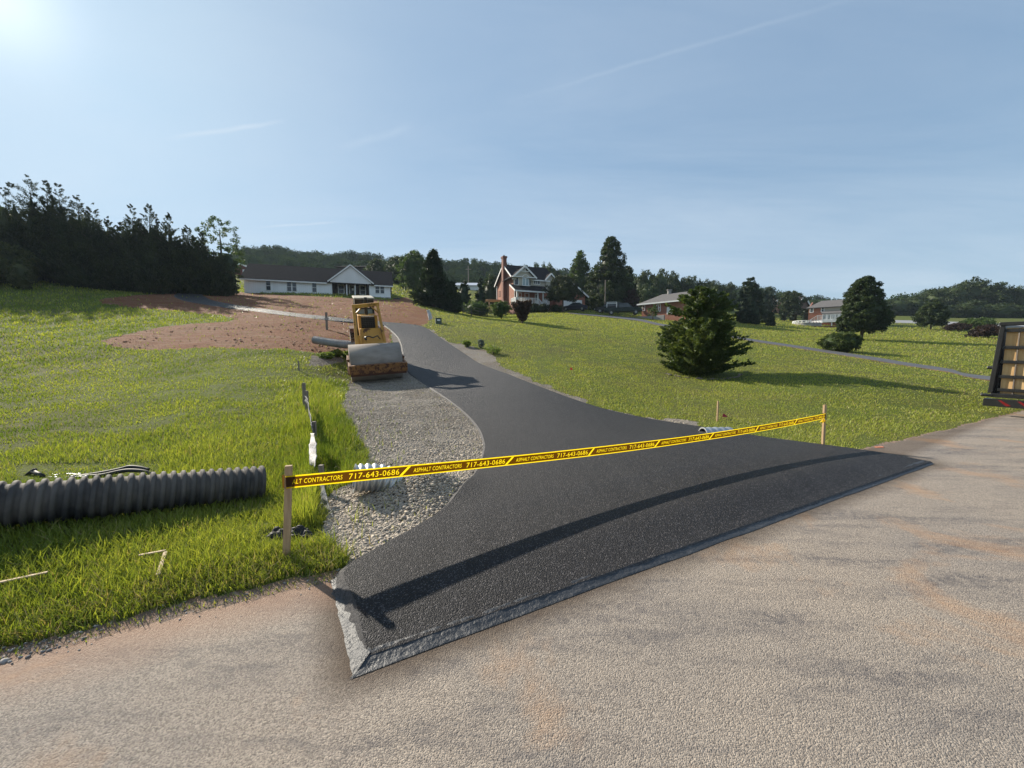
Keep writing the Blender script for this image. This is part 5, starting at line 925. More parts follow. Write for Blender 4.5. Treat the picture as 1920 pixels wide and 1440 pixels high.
def text_mesh(body, size, bold=0.01, shear=0.25, outline=False):
    cu = bpy.data.curves.new('t', 'FONT'); cu.body = body; cu.size = size; cu.offset = bold; cu.shear = shear; cu.resolution_u = 3; cu.space_character = 1.06
    if outline: cu.fill_mode = 'NONE'
    o = bpy.data.objects.new('t', cu); COL.objects.link(o); bpy.context.view_layer.update(); me = bpy.data.meshes.new_from_object(o.evaluated_get(bpy.context.evaluated_depsgraph_get())); bpy.data.objects.remove(o)
    vs = [(v.co.x, v.co.y) for v in me.vertices]
    if not outline: return vs, [tuple(p.vertices) for p in me.polygons]
    nb_ = {}
    for e in me.edges: p, q = e.vertices; nb_.setdefault(p, []).append(q); nb_.setdefault(q, []).append(p)
    seen = set(); loops = []
    for st_ in nb_:
        if st_ in seen: continue
        lp = [st_]; seen.add(st_); cur = st_
        while True:
            nx = [q for q in nb_[cur] if q not in seen]
            if not nx: break
            cur = nx[0]; seen.add(cur); lp.append(cur)
        if len(lp) > 2: loops.append([vs[i] for i in lp])
    return loops
REP = 0.2966*ZL/0.867; sfirst = REP*0.919                      # print repeat and the first slash after the left stake
WORD1 = text_mesh('ASPHALT CONTRACTORS', 0.050, 0.0016, 0.22, True); w1 = max(a for l in WORD1 for a, _ in l); WORD1 = [[(a*(REP*0.440/w1), b-0.0175) for a, b in l] for l in WORD1]
WORD2 = text_mesh('717-643-0686', 0.064, 0.0026, 0.12, True); w2 = max(a for l in WORD2 for a, _ in l); WORD2 = [[(a*(REP*0.40/w2), b-0.0230) for a, b in l] for l in WORD2]
def print_piece(s0, s1, loops):                                # dark print with the letters left open, the yellow film shows through
    cu = bpy.data.curves.new('p', 'CURVE'); cu.dimensions = '2D'; cu.fill_mode = 'FRONT'; v0, v1 = -TH/2+0.010, TH/2-0.010; n = 24
    rect = [(s0+(s1-s0)*k/n, v0) for k in range(n+1)]+[(s1-(s1-s0)*k/n, v1) for k in range(n+1)]
    for lp in [rect]+loops:
        sp = cu.splines.new('POLY'); sp.points.add(len(lp)-1); sp.use_cyclic_u = True
        for i, (a, b) in enumerate(lp): sp.points[i].co = (a, b, 0, 1)
    o = bpy.data.objects.new('p', cu); COL.objects.link(o); bpy.context.view_layer.update(); me = bpy.data.meshes.new_from_object(o.evaluated_get(bpy.context.evaluated_depsgraph_get())); bpy.data.objects.remove(o)
    nrm = Vector((dirT.y, -dirT.x, 0))*0.0014; mb = MB(); mb.add([tp(min(max(v.co.x, 0), TL), v.co.y)+nrm-A0 for v in me.vertices], [tuple(p.vertices) for p in me.polygons]); mb.build('black_print', tblk, tape)
k = 0; sprev = 0.0
while sprev < TL-0.01:
    e_ = sfirst+k*REP; s1 = min(e_+0.015, TL); LP = []
    for W_, st_ in ((WORD1, e_-REP*0.968), (WORD2, e_-REP*0.488)):
        for l in W_:
            m_ = [(a+st_, b) for a, b in l]
            if min(a for a, _ in m_) > max(sprev+0.004, 0.030) and max(a for a, _ in m_) < s1-0.004: LP.append(m_)
    if e_ < TL-0.05: LP.append([(e_-0.085, -TH/2+0.0115), (e_-0.060, -TH/2+0.0115), (e_+0.012, TH/2-0.0115), (e_-0.012, TH/2-0.0115)])
    print_piece(sprev, s1, LP); sprev = s1; k += 1
# ---------------------------------------------------------------- corrugated pipes
def corrugated(name, label, cat, pts, r, pitch, amp, m, inner=True, n=28, cut=None, inm=None):
    pts = cat_rom(pts, 12); seg = np.r_[0, np.cumsum(np.linalg.norm(np.diff(pts, axis=0), axis=1))]; Lp = seg[-1]; ns = int(Lp/pitch*12); s = np.linspace(0, Lp, ns)
    P = np.stack([np.interp(s, seg, pts[:, i]) for i in range(3)], -1); ph = s/pitch*2*np.pi; q_ = np.clip(np.cos(ph)*0.95+0.55, 0, 1); R = r-amp+amp*(q_*q_*(3-2*q_))*1.15*(0.9+0.1*np.cos(ph))
    base = Vector(P[0]); P = P-P[0]; T = np.gradient(P, axis=0); T = unit(T); up = np.array([0, 0, 1.0]); A = unit(np.cross(T, up)); B = np.cross(A, T); a = np.linspace(0, 2*np.pi, n, endpoint=False)
    rng = np.random.default_rng(int(abs(base.x)*1000)); dent = 1+0.015*np.sin(a*2+0.7)[None]+0.01*np.sin(s*5)[:, None]
    V = P[:, None]+(A[:, None]*np.cos(a)[None, :, None]+B[:, None]*np.sin(a)[None, :, None])*(R[:, None]*dent)[..., None]
    def sheet(V, m_, nm, par):
        i, j = np.meshgrid(np.arange(ns-1), np.arange(n), indexing='ij'); F = np.stack([i*n+j, i*n+(j+1) % n, (i+1)*n+(j+1) % n, (i+1)*n+j], -1).reshape(-1, 4); return link_mesh(nm, np_mesh(nm, V.reshape(-1, 3), F, 4), m_, par, True)
    t = thing(name, label, cat, base); sheet(V, m, 'outer_wall', t)
    Vi = P[:, None]+(A[:, None]*np.cos(a)[None, :, None]+B[:, None]*np.sin(a)[None, :, None])*((R*0+r-amp*1.9)*1.0)[:, None, None]*dent[..., None]; sheet(Vi[:, ::-1], inm or m, 'inner_wall', t)
    for e in (0, -1):                                          # rim joining both walls
        q = MB(); vo, vi = V[e], Vi[e]; q.v = [tuple(x) for x in vo]+[tuple(x) for x in vi]; q.f = [(j, (j+1) % n, (j+1) % n+n, j+n) for j in range(n)]; q.build('rim', m, t)
    return t
pipe_mat = mat('dusty_black_pipe', (0.030, 0.030, 0.032), (0.11, 0.097, 0.085), 2.6, 0.78, 0.35, 0.006, spec=0.3, lo=0.4, hi=0.62, detail=8, bscale=30)
rP = 0.185
g1 = hit(505, 942); g0_ = hit(-60, 1000); d_ = (g1-g0_).normalized()
b0 = Vector(g0_)+Vector((0, 0, rP)); b1 = Vector(g1)+Vector((0, 0, rP-0.01)); 
def onc(px, py, Z): return at(px, py, Z)
b1 = at(492, 905.5, rP*FPX/32.0); b0 = at(-5, 948, rP*FPX/45.0); bm = b0.lerp(b1, 0.5)
bx_ = b0+(b0-b1)*0.45
corrugated('drain_pipe', 'long dusty black corrugated drain pipe lying in the grass at the left edge', 'drain pipe', [tuple(bx_), tuple(b0), tuple(bm), tuple(b1)], rP, 0.072, 0.024, pipe_mat, inm=M_['black_plastic'])
# pale flexible pipe behind the roller
fp = [at(590, 637.5, 17.4), at(612, 641, 17.2), at(640, 645, 17.0), at(672, 647, 16.9)]
corrugated('flexible_pipe', 'grey corrugated flexible pipe lying beside the road roller', 'drain pipe', [tuple(p) for p in fp], 0.175, 0.075, 0.016, mat('grey_flexible_pipe', (0.30, 0.30, 0.31), (0.2, 0.2, 0.2), 2, 0.6), n=20, inm=M_['black_plastic'])
galv = mat('galvanised_steel', (0.55, 0.57, 0.58), (0.42, 0.43, 0.44), 5, 0.45, 0.2, 0.004, metal=0.85, rust=(0.16, 0.09, 0.05), rustlo=0.6)
_g = hit(680, 922); c_r = zcof(_g)*26/FPX; q0 = at(664, 897, c_r*FPX/27); q1 = at(760, 897, c_r*FPX/25.5); dd_ = (q1-q0).normalized(); q1 = q0+dd_*0.5
corrugated('culvert_pipe', 'shiny galvanised culvert end sticking out of the gravel by the silt fence', 'culvert', [tuple(q0), tuple(q0.lerp(q1, .5)), tuple(q1-Vector((0, 0, 0.10)))], c_r, 0.062, 0.014, galv, n=24, inm=galv)
_g = hit(1335, 815); q0 = _g+Vector((-0.15, 0.05, -0.02)); q1 = _g+Vector((0.42, 0.12, -0.03))
corrugated('culvert_pipe', 'galvanised culvert end beside the far right edge of the driveway', 'culvert', [tuple(q0), tuple(q0.lerp(q1, .5)), tuple(q1)], 0.15, 0.13, 0.012, galv, n=22, inm=galv)
# bent conduit and plastic behind the pipe
gr = hit(160, 886)
bc = thing('bent_conduit', 'two bent black flexible tubes lying behind the corrugated drain pipe', 'tubing', gr); Zc_ = zcof(gr)-0.1
for off, pts in ((0, [(150, 893), (190, 887), (225, 880), (243, 875.5), (262, 877), (278, 881)]), (1, [(140, 893), (185, 892), (225, 884), (245, 882), (270, 884), (285, 891)])):
    P = [at(x, y, Zc_-off*0.1)-gr for x, y in pts]; P = [Vector(p) for p in cat_rom([tuple(p) for p in P], 6)]; MB().tube(P, 0.022, 8).build('tube', M_['black_plastic'], bc, smooth=True)
MB().tube([at(48, 893, Zc_)-gr, at(60, 884, Zc_)-gr, at(66, 880.5, Zc_)-gr], 0.022, 10).tube([at(62, 884, Zc_)-gr, at(80, 893, Zc_-.1)-gr], 0.024, 10).build('joint', M_['black_plastic'], bc, smooth=True)
def crumple(name, label, cat, corners, th, m, amp=0.03, n=26, seed=1, freq=9):
    c = [Vector(q) for q in corners]; s = np.linspace(0, 1, n); Uu, Vv = np.meshgrid(s, s, indexing='ij'); C = np.array([tuple(q) for q in c]); base = C[0]
    P = (1-Uu)[..., None]*(1-Vv)[..., None]*C[0]+Uu[..., None]*(1-Vv)[..., None]*C[1]+Uu[..., None]*Vv[..., None]*C[2]+(1-Uu)[..., None]*Vv[..., None]*C[3]
    nz = vnoise(Uu*freq, Vv*freq*0.6, 1, seed)+0.5*vnoise(Uu*freq*2.3, Vv*freq*2, 1, seed+1)-0.7; nr = np.cross(C[1]-C[0], C[3]-C[0]); nr = nr/np.linalg.norm(nr); P = P+nz[..., None]*nr*amp-base
    i, j = np.meshgrid(np.arange(n-1), np.arange(n-1), indexing='ij'); a = i*n+j; F = np.stack([a, a+1, a+n+1, a+n], -1).reshape(-1, 4); o = link_mesh(name, np_mesh(name, P.reshape(-1, 3), F, 4), m, smooth=True); o.location = base
    md = o.modifiers.new('thickness', 'SOLIDIFY'); md.thickness = th
    if label: tag(o, label, cat)
    return o
Zp = zcof(hit(110, 893)); crumple('plastic_sheet', 'pale blue white plastic sheet crumpled behind the drain pipe', 'plastic sheet', [at(52, 897, Zp), at(165, 895, Zp-0.1), at(142, 884, Zp+0.3), at(78, 885, Zp+0.25)], 0.003, M_['white_plastic'], 0.03, seed=5)
# ---------------------------------------------------------------- silt fence remnants
sfb = hit(585, 960); sf = thing('silt_fence', 'torn silt fence with grey stakes and pale fabric in tall grass beside the gravel', 'silt fence', sfb)
def sfs(px, pyt, Z, w=0.035):
    g = hitd(px, Z); top = at(px, pyt, Z)
    q = MB(); q.box(g.x-w/2, g.x+w/2, g.y-w/2, g.y+w/2, g.z-0.15, top.z); q.v = [tuple(Vector(v)-sfb) for v in q.v]; return q.build('stake', M_['oldwood'], sf)
sfs(568, 718, 8.4, 0.055); sfs(572.5, 733, 7.8, 0.05); sfs(584, 792, 5.6, 0.045); sfs(593.5, 877, 4.0, 0.04)
fab = mat('silt_fabric', (0.06, 0.06, 0.065), (0.22, 0.22, 0.235), 9, 0.6, 0.6, 0.01, lo=0.42, hi=0.6, stretch=(1, 1, 0.25))
def fabric(pairs, amp, seed):                                  # drooping cloth between rows of image points with depth
    rows = [(cat_rom([tuple(at(a, b, Z)) for a, b, Z in row], 5)) for row in pairs]; n = len(rows[0]); m = 10; V = []
    for k in range(m+1):
        f = k/m; base = rows[0]*(1-f)+rows[1]*f; x, y = base[:, 0], base[:, 1]; nn = (vnoise(np.arange(n)*0.8, np.full(n, f*2.0), 1, seed)-0.5)*amp; V.append(base+np.stack([nn, nn*0.3, 0*nn], -1)-np.array(sfb))
    V = np.array(V); i, j = np.meshgrid(np.arange(m), np.arange(n-1), indexing='ij'); a = i*n+j; F = np.stack([a, a+1, a+n+1, a+n], -1).reshape(-1, 4)
    o = link_mesh('fabric', np_mesh('fabric', V.reshape(-1, 3), F, 4), fab, sf, True); md = o.modifiers.new('thickness', 'SOLIDIFY'); md.thickness = 0.004; return o
fabric([[(572, 742, 7.8), (576, 748, 7.2), (579, 758, 6.8), (582, 775, 6.2), (584, 793, 5.6), (586, 800, 5.5)], [(573, 752, 7.8), (580, 768, 7.2), (580, 782, 6.8), (587, 800, 6.2), (588, 812, 5.6), (590, 818, 5.5)]], 0.03, 3)
fabric([[(583, 812, 5.3), (580, 830, 5.0), (578, 850, 4.7), (582, 872, 4.5)], [(589, 812, 5.2), (593, 832, 4.95), (594, 855, 4.6), (591, 876, 4.4)]], 0.02, 5)
fabric([[(600, 905, 3.9), (600, 935, 3.75), (599, 970, 3.6), (598, 1006, 3.4)], [(607, 905, 3.85), (614, 935, 3.7), (625, 970, 3.5), (627, 1000, 3.3)]], 0.025, 7)
crumple('black_plastic_scrap', 'flattened black plastic scrap on the stones behind the left tape stake', 'plastic scrap', [tuple(hit(500, 1014)+Vector((0,0,.02))), tuple(hit(590, 1010)+Vector((0,0,.02))), tuple(hit(575, 1000)+Vector((0,0,.05))), tuple(hit(515, 1001)+Vector((0,0,.05)))], 0.004, M_['black_plastic'], 0.04, seed=9)
# laths and small markers
for (a, b, lab, w) in (((298, 1098), (312, 1056), 'short broken lath standing slanted in the near grass', 0.022), ((-20, 1118), (92, 1096), 'long pale lath lying in the grass at the left edge', 0.02), ((262, 1060), (312, 1053), 'pale lath lying flat toward the slanted broken lath', 0.018)):
    p, q = hit(*a)+Vector((0, 0, 0.075)), hit(*b)+Vector((0, 0, 0.085)); o = MB().bar(Vector((0, 0, 0)), q-p, w, 0.008).build('wood_lath', M_['palewood'], loc=p, bevel=0.001); tag(o, lab, 'lath', 'broken laths in the near grass')
st2 = hit(1345, 791); stake('small wooden stake in the lawn near the right culvert', st2, at(1346.5, 752, zcof(st2)), 0.035, 0.025)
g = hit(560.5, 694); stake('tiny pale stake in the left field below the soil patch', g, at(559.5, 676, zcof(g)), 0.045, 0.03, 'oldwood')
g = hit(613, 618); po = thing('marker_post', 'weathered wooden post with a tied ribbon on the red soil', 'post', g); tz = at(611, 586, zcof(g)).z-g.z
MB().box(-0.05, 0.05, -0.05, 0.05, -0.3, tz).build('post', M_['oldwood'], po); MB().box(-0.09, 0.09, -0.07, 0.07, tz*0.55, tz*0.68).build('ribbon', M_['concrete'], po)
g = hit(321, 549.5); mp = thing('marker_pole', 'tall orange pole with white top in front of the cedar row', 'marker pole', g); tz = at(318, 514, zcof(g)).z-g.z; tl = at(317.5, 514, zcof(g))-g
MB().tube([(0, 0, -0.2), tl*0.62], 0.07, 8).build('orange_section', mat('safety_orange', (0.75, 0.16, 0.03), (0.65, 0.13, 0.03), 3, 0.5), mp); MB().tube([tl*0.62, tl], 0.055, 8).box(tl.x-0.02, tl.x+0.22, tl.y-0.04, tl.y+0.04, tl.z-0.2, tl.z-0.08).build('white_section', M_['white'], mp)
def flag(px, pyb, pyt, wpx, label, m='red'):
    g = hit(px, pyb); Zc = zcof(g); t = thing('marker_flag', label, 'flag', g); top = at(px, pyt, Zc)-g; wd = wpx/FPX*Zc; MB().tube([(0, 0, -0.05), top], 0.004, 6).build('wire', M_['black_metal'], t)
    s = top.z; MB().add([(0.002, 0, s), (wd*0.6, 0.02, s*0.75), (wd, -0.02, s*0.45), (wd*0.5, 0.01, s*0.35), (-0.01, 0, s*0.4), (-wd*0.4, -0.01, s*0.5)], [(0, 1, 2, 3, 4, 5)]).build('flag_cloth', M_[m], t).modifiers.new('thickness', 'SOLIDIFY').thickness = 0.002
flag(1070, 697, 688, 4, 'tiny bright red flag in the lawn right of the driveway'); M_['crimson'] = mat('crimson_cloth', (0.35, 0.015, 0.05), (0.28, 0.01, 0.04), 6, 0.6); flag(1356, 786, 775, 8, 'crimson flag beside the small stake near the right culvert', 'crimson')
pm_ = hit(1648, 839); o = crumple('road_paint_mark', 'small orange paint mark on the road edge right of the tape', 'paint mark', [tuple(hit(1643, 840)+Vector((0, 0, .006))), tuple(hit(1658, 839.6)+Vector((0, 0, .006))), tuple(hit(1655, 837.8)+Vector((0, 0, .006))), tuple(hit(1639, 838.4)+Vector((0, 0, .006)))], 0.002, mat('orange_paint', (0.62, 0.22, 0.12), (0.6, 0.2, 0.1), 12, 0.7), 0.002)
# utility box and white silt bag by the lawn
g = hit(822, 607); ub = thing('utility_box', 'green square utility box at the edge of the lawn', 'utility box', g, 0.3); s = 11/FPX*zcof(g); MB().box(-s/2, s/2, -s/2, s/2, -0.1, s*0.85).build('cabinet', mat('utility_green', (0.04, 0.065, 0.045), (0.05, 0.075, 0.055), 2, 0.5), ub, bevel=0.02); MB().box(-s/2-0.03, s/2+0.03, -s/2-0.03, s/2+0.03, s*0.85, s*0.95).build('lid', mat('utility_lid', (0.05, 0.075, 0.055), (0.04, 0.06, 0.045), 2, 0.5), ub, bevel=0.02); MB().box(-0.12, 0.12, -s/2-0.012, -s/2-0.002, s*0.45, s*0.7).build('notice', M_['white'], ub)
g = hit(806, 602); crumple('silt_bag', 'white torn plastic bag hanging at the edge of the bare soil', 'plastic bag', [at(800, 582, zcof(g)), at(805, 580.5, zcof(g)), at(810, 597, zcof(g)), at(805, 600, zcof(g))], 0.05, M_['white_plastic'], 0.12, seed=4)
# weeds beside the drive
for px, py, w_, yt, f, s in ((902, 652, 12, 637, 'blue', 'pale grey fluffy weed beside the driveway'), (876, 650, 14, 638, 'green', 'green weed left of the pale grey fluffy weed'), (925, 664, 26, 650, 'green', 'low wide weed clump right of the pale grey weed')):
    g = hit(px, py); tree('weed', s, 'weed', px, zcof(g), yt, w_, 'ball', 'weed' if f == 'green' else f, nb=50, per=24, ls=0.06, core=0, clump=0.35, trunk=False)
for px, py, w_, yt, s in ((632, 668, 22, 656, 'weed tuft by the flexible pipe below the roller'), (612, 672, 26, 662, 'weed tuft at the left end of the gravel patch'), (652, 672, 14, 660, 'weed tuft against the roller drum')):
    g = hit(px, py); tree('weed', s, 'weed', px, zcof(g), yt, w_, 'ball', 'weed', nb=50, per=24, ls=0.07, core=0, clump=0.35)
# stone ring at the foot of the lone bush
rnd = random.Random(9); bc_ = Vector(BUSH.location)
stl = []
for k in range(34):
    a = -2.9+k*0.083+rnd.uniform(-.03, .03); r_ = 1.5*rnd.uniform(0.96, 1.05); x, y = bc_.x+math.cos(a)*r_*1.15, bc_.y+math.sin(a)*r_*0.9; s = rnd.uniform(0.04, 0.085); m = MB(); ico = [(1,0,0),(0,1,0),(-1,0,0),(0,-1,0),(.6,.6,.7),(-.6,.6,.7),(-.6,-.6,.7),(.6,-.6,.7),(0,0,-1)]
    m.add([(p[0]*s*rnd.uniform(.8, 1.3), p[1]*s*rnd.uniform(.7, 1.1), p[2]*s*rnd.uniform(.6, .9)) for p in ico], [(0,1,4),(1,5,4),(1,2,5),(2,6,5),(2,3,6),(3,7,6),(3,0,7),(0,4,7),(4,5,6,7),(1,0,8),(2,1,8),(3,2,8),(0,3,8)]); o = m.build('border_stone', M_['oldwood'], loc=(x, y, h(x, y)+s*0.3), bevel=s*0.12); tag(o, 'small grey stone in the ring at the foot of the lone dark bush', 'stone', 'stones ringing the lone bush')
for k in range(9):                                             # loose bigger stones at the near road edge
    t_ = [-1.95,-1.8,-1.72,-1.55,-1.45,-1.3,-1.1,-0.7,-0.2][k]; s_ = 2.74+rnd.uniform(-0.04, 0.05); x, y = ROADD[0]*t_+ROADN[0]*s_, ROADD[1]*t_+ROADN[1]*s_
# ---------------------------------------------------------------- road roller
ypaint = mat('worn_yellow_paint', (0.52, 0.26, 0.028), (0.42, 0.21, 0.03), 1.5, 0.5, 0.2, 0.004, rust=(0.09, 0.04, 0.02), rustlo=0.57)
yrust = mat('rusty_yellow_paint', (0.26, 0.115, 0.025), (0.17, 0.07, 0.02), 4, 0.65, 0.3, 0.006, rust=(0.07, 0.028, 0.016), rustlo=0.49)
rust = mat('brown_rust', (0.10, 0.042, 0.024), (0.065, 0.030, 0.02), 4, 0.85, 0.4, 0.01)
drumm = mat('dusty_drum_steel', (0.33, 0.29, 0.255), (0.23, 0.195, 0.165), 3.5, 0.88, 0.3, 0.004, metal=0, spec=0.2, stretch=(0.4, 1, 1))
og = hitd(706, 14.9); rearp = hitd(690, 18.6); hd = Vector((rearp.x-og.x, rearp.y-og.y, 0)); yaw = math.atan2(-hd.x, hd.y); pit = math.radians(10.5)
rl = thing('road_roller', 'yellow road roller with big smooth drum and black cab parked beside the driveway', 'road roller', og-Vector((0, 0, 0.02))); rl.rotation_euler = (Matrix.Rotation(yaw, 4, 'Z') @ Matrix.Rotation(pit, 4, 'X') @ Matrix.Rotation(math.radians(-3.5), 4, 'Y')).to_euler(); rl.scale = (0.86, 1, 1)
R_ = 0.70; dm = MB().tube([(-1.06, 0, R_), (1.06, 0, R_)], R_, 56); dr = dm.build('drum', drumm, rl, smooth=False)
for p in dr.data.polygons: p.use_smooth = len(p.vertices) == 4
MB().tube([(-1.075, 0, R_), (1.075, 0, R_)], R_*0.55, 28).build('hub', rust, dr)
f = MB(); f.box(-1.14, 1.2, -1.0, -0.88, 0.50, 0.82); f.box(-1.14, 1.2, -1.01, -0.84, 0.79, 0.825); f.build('front_beam', yrust, rl, bevel=0.012)
f = MB(); f.box(-1.10, 1.16, -0.95, -0.89, 0.41, 0.495); f.build('scraper_bar', rust, rl, bevel=0.01)
for s_ in (-1, 1):
    xa = 1.12*s_+0.03; f = MB(); f.box(xa-0.05, xa+0.05, -0.878, 1.0, 0.48, 0.82); f.box(xa-0.08, xa+0.08, -0.2, 0.2, 0.3, 0.9); f.build('side_frame', yrust, rl, bevel=0.01)
f = MB(); f.box(-1.14, 1.2, 0.86, 1.02, 0.42, 0.82); f.build('rear_beam', yrust, rl, bevel=0.01)
MB().prism([(-0.52, 1.03, 0.45), (0.62, 1.03, 0.45), (0.62, 1.15, 1.05), (0.50, 1.75, 1.74), (-0.42, 1.75, 1.74), (-0.52, 1.15, 1.05)], (0, 0.18, 0)).build('sloped_hood', ypaint, rl, bevel=0.02)
m = MB(); m.tube([(-0.3, 1.22, 1.45), (-0.1, 1.25, 1.5), (0.1, 1.3, 1.42), (0.3, 1.3, 1.5), (0.42, 1.34, 1.35)], 0.025, 8); m.tube([(-0.28, 1.2, 1.44), (-0.2, 1.18, 1.36)], 0.05, 8); m.build('hydraulic_hose', M_['black_metal'], rl, smooth=True)
f = MB(); L0, L1 = (-0.66, 1.15, 0.5), (-0.60, 1.95, 2.62); R0, R1 = (0.70, 1.15, 0.6), (0.48, 1.95, 2.68)
f.bar(L0, L1, 0.13, 0.16); f.bar(R0, R1, 0.11, 0.16); f.bar((-0.68, 1.95, 2.62), (0.56, 1.95, 2.72), 0.14, 0.15); f.bar((-0.56, 1.9, 2.32), (-0.30, 1.93, 2.55), 0.1, 0.06); f.bar((0.47, 1.9, 2.38), (0.22, 1.93, 2.60), 0.1, 0.06); f.build('lift_arch', ypaint, rl, bevel=0.012)
f = MB(); f.bar((-0.50, 1.2, 0.5), (-0.42, 1.5, 1.5), 0.09); f.tube([(-0.58, 1.2, 0.7), (-0.52, 1.5, 1.5)], 0.05, 8); f.build('hydraulic_cylinder', ypaint, rl)
f = MB(); f.box(-0.44, -0.32, 2.0, 2.2, 1.3, 2.25); f.box(0.32, 0.44, 2.0, 2.2, 1.3, 2.25); f.box(-0.32, 0.32, 2.0, 2.2, 2.18, 2.25); f.box(-0.32, 0.32, 2.0, 2.2, 1.3, 1.42); f.box(-0.42, 0.42, 2.2, 3.3, 0.9, 2.2); f.build('engine_hood', ypaint, rl, bevel=0.015)
m = MB(); m.box(-0.32, 0.32, 2.08, 2.12, 1.42, 2.18)
for k in range(9): m.box(-0.315, 0.315, 2.05, 2.075, 1.45+k*0.08, 1.47+k*0.08)
for k in range(7): m.box(-0.3+k*0.1, -0.285+k*0.1, 2.045, 2.08, 1.425, 2.175)
m.build('radiator_grille', M_['black_metal'], rl)
v_, f_ = text_mesh('CATERPILLAR', 0.075, 0.002, 0.0); wt_ = max(a for a, _ in v_); q = MB(); q.add([((a/wt_-0.5)*0.56, 1.995, 2.19+b) for a, b in v_], f_); q.build('lettering', M_['white'], rl)
m = MB(); m.tube([(0.02, 2.7, 2.2), (0.02, 2.7, 2.95)], 0.07, 10); m.tube([(0.02, 2.7, 2.55), (0.02, 2.7, 2.85)], 0.11, 10); m.build('exhaust_stack', M_['black_metal'], rl)
m = MB()
for xx in (-0.41, 0.41):
    for yy in (3.3, 4.7): m.box(xx-0.05, xx+0.05, yy-0.05, yy+0.05, 1.2, 2.75)
m.box(-0.46, 0.46, 3.25, 4.75, 2.58, 2.83); m.box(-0.45, 0.45, 3.27, 4.73, 0.8, 1.75); m.box(-0.45, 0.45, 3.26, 3.34, 2.40, 2.45); m.box(-0.03, 0.03, 3.26, 3.33, 1.75, 2.6); cb_ = m.build('cab', M_['black_metal'], rl, bevel=0.01)
MB().box(-0.36, -0.04, 3.29, 3.31, 1.76, 2.40).box(0.04, 0.36, 3.29, 3.31, 1.76, 2.40).build('windscreen', mat('dusty_glass', (0.28, 0.33, 0.32), (0.2, 0.24, 0.24), 3, 0.15), cb_)
MB().box(-0.50, 0.50, 3.2, 4.8, 2.83, 2.90).build('canopy', mat('dusty_canopy', (0.55, 0.50, 0.40), (0.32, 0.29, 0.23), 5, 0.8, 0.4, 0.01), rl, bevel=0.02)
tread = mat('dusty_tread', (0.15, 0.11, 0.085), (0.09, 0.07, 0.06), 3, 0.9, 0.4, 0.02)
for s_ in (-1, 1):
    cx = s_*0.66; m = MB(); rr = 0.72; m.tube([(cx-0.17, 3.4, rr), (cx+0.17, 3.4, rr)], rr-0.05, 36)
    for k in range(30):
        a = k*2*math.pi/30
        for q in (-1, 1):
            p = Vector((cx+q*0.085, 3.4+math.cos(a+q*0.05)*(rr-0.03), rr+math.sin(a+q*0.05)*(rr-0.03))); tn = Vector((0, -math.sin(a), math.cos(a))); ou = Vector((0, math.cos(a), math.sin(a))); X_ = Vector((0.08, 0, 0)); sh = tn*0.03*q
            m.add([p-X_-tn*0.03-ou*0.04-sh, p+X_-tn*0.03-ou*0.04+sh, p+X_+tn*0.03-ou*0.04+sh, p-X_+tn*0.03-ou*0.04-sh, p-X_-tn*0.03+ou*0.05-sh, p+X_-tn*0.03+ou*0.05+sh, p+X_+tn*0.03+ou*0.05+sh, p-X_+tn*0.03+ou*0.05-sh], [(0,3,2,1),(4,5,6,7),(0,1,5,4),(1,2,6,5),(2,3,7,6),(3,0,4,7)])
    w_ = m.build('rear_wheel', tread, rl); MB().tube([(cx-0.19, 3.4, rr), (cx+0.19, 3.4, rr)], 0.34, 16).build('rim', ypaint, w_)
    MB().prism([(cx-0.17, 2.75, 1.45), (cx-0.17, 2.95, 1.6), (cx-0.17, 3.9, 1.6), (cx-0.17, 4.2, 1.4), (cx-0.17, 3.9, 1.55), (cx-0.17, 2.95, 1.55)], (0.34, 0, 0)).build('fender', rust, rl)
# ---------------------------------------------------------------- dump trailer at the right edge
tl_ = Vector((11.38, 9.05, 0)); gd = Vector((0.46, -0.89, 0)).normalized(); tyaw = math.atan2(gd.y, gd.x)
tr = thing('dump_trailer', 'black steel dump trailer lined with wooden boards at the right edge of the road', 'trailer', (tl_.x, tl_.y, -0.02), tyaw)
FT = Frame(960, 10, 970, 10, 0); FT.A = Vector((tl_.x, tl_.y, -0.02)); FT.e = gd; FT.n = Vector((-gd.y, gd.x, 0)); FT.rz = tyaw
Wt = 2.45; Lt = 5.0; zz = lambda py, px=1875: FT.z(px, py)
ztop = zz(612); zfl = zz(742); zbt = zz(748); zbb = zz(762)
woodp = mat('pine_boards', (0.62, 0.42, 0.20), (0.48, 0.30, 0.13), 3.5, 0.7, 0.3, 0.004, stretch=(5, 5, 0.45), detail=7)
m = MB(); m.box(-0.02, Wt, -0.10, 0.1, zfl-0.04, zfl+0.05); m.build('floor_beam', M_['black_metal'], tr, bevel=0.01)
bd_ = MB(); x_ = 0.10; k = 0
while x_ < Wt-0.05:
    wd = 0.185; bd_.box(x_, x_+wd-0.012, 0.03+0.004*(k % 2), 0.06+0.004*(k % 2), zfl+0.05, ztop-0.03); x_ += wd; k += 1
bd_.build('gate_boards', woodp, tr)
hx = lambda px: FT.x(px)
for k, py in enumerate((619.5, 651.5, 679, 707, 732)):
    z_ = zz(py, 1890); MB().box(0.06, Wt, -0.03, 0.025, z_-0.035, z_+0.035).build('gate_rib', M_['black_metal'], tr, bevel=0.006)
for xx in (0.28, 0.84, 1.4, 1.96): MB().box(xx, xx+0.02, -0.012, 0.028, zfl+0.05, ztop-0.05).build('gate_rod', M_['oldwood'], tr)
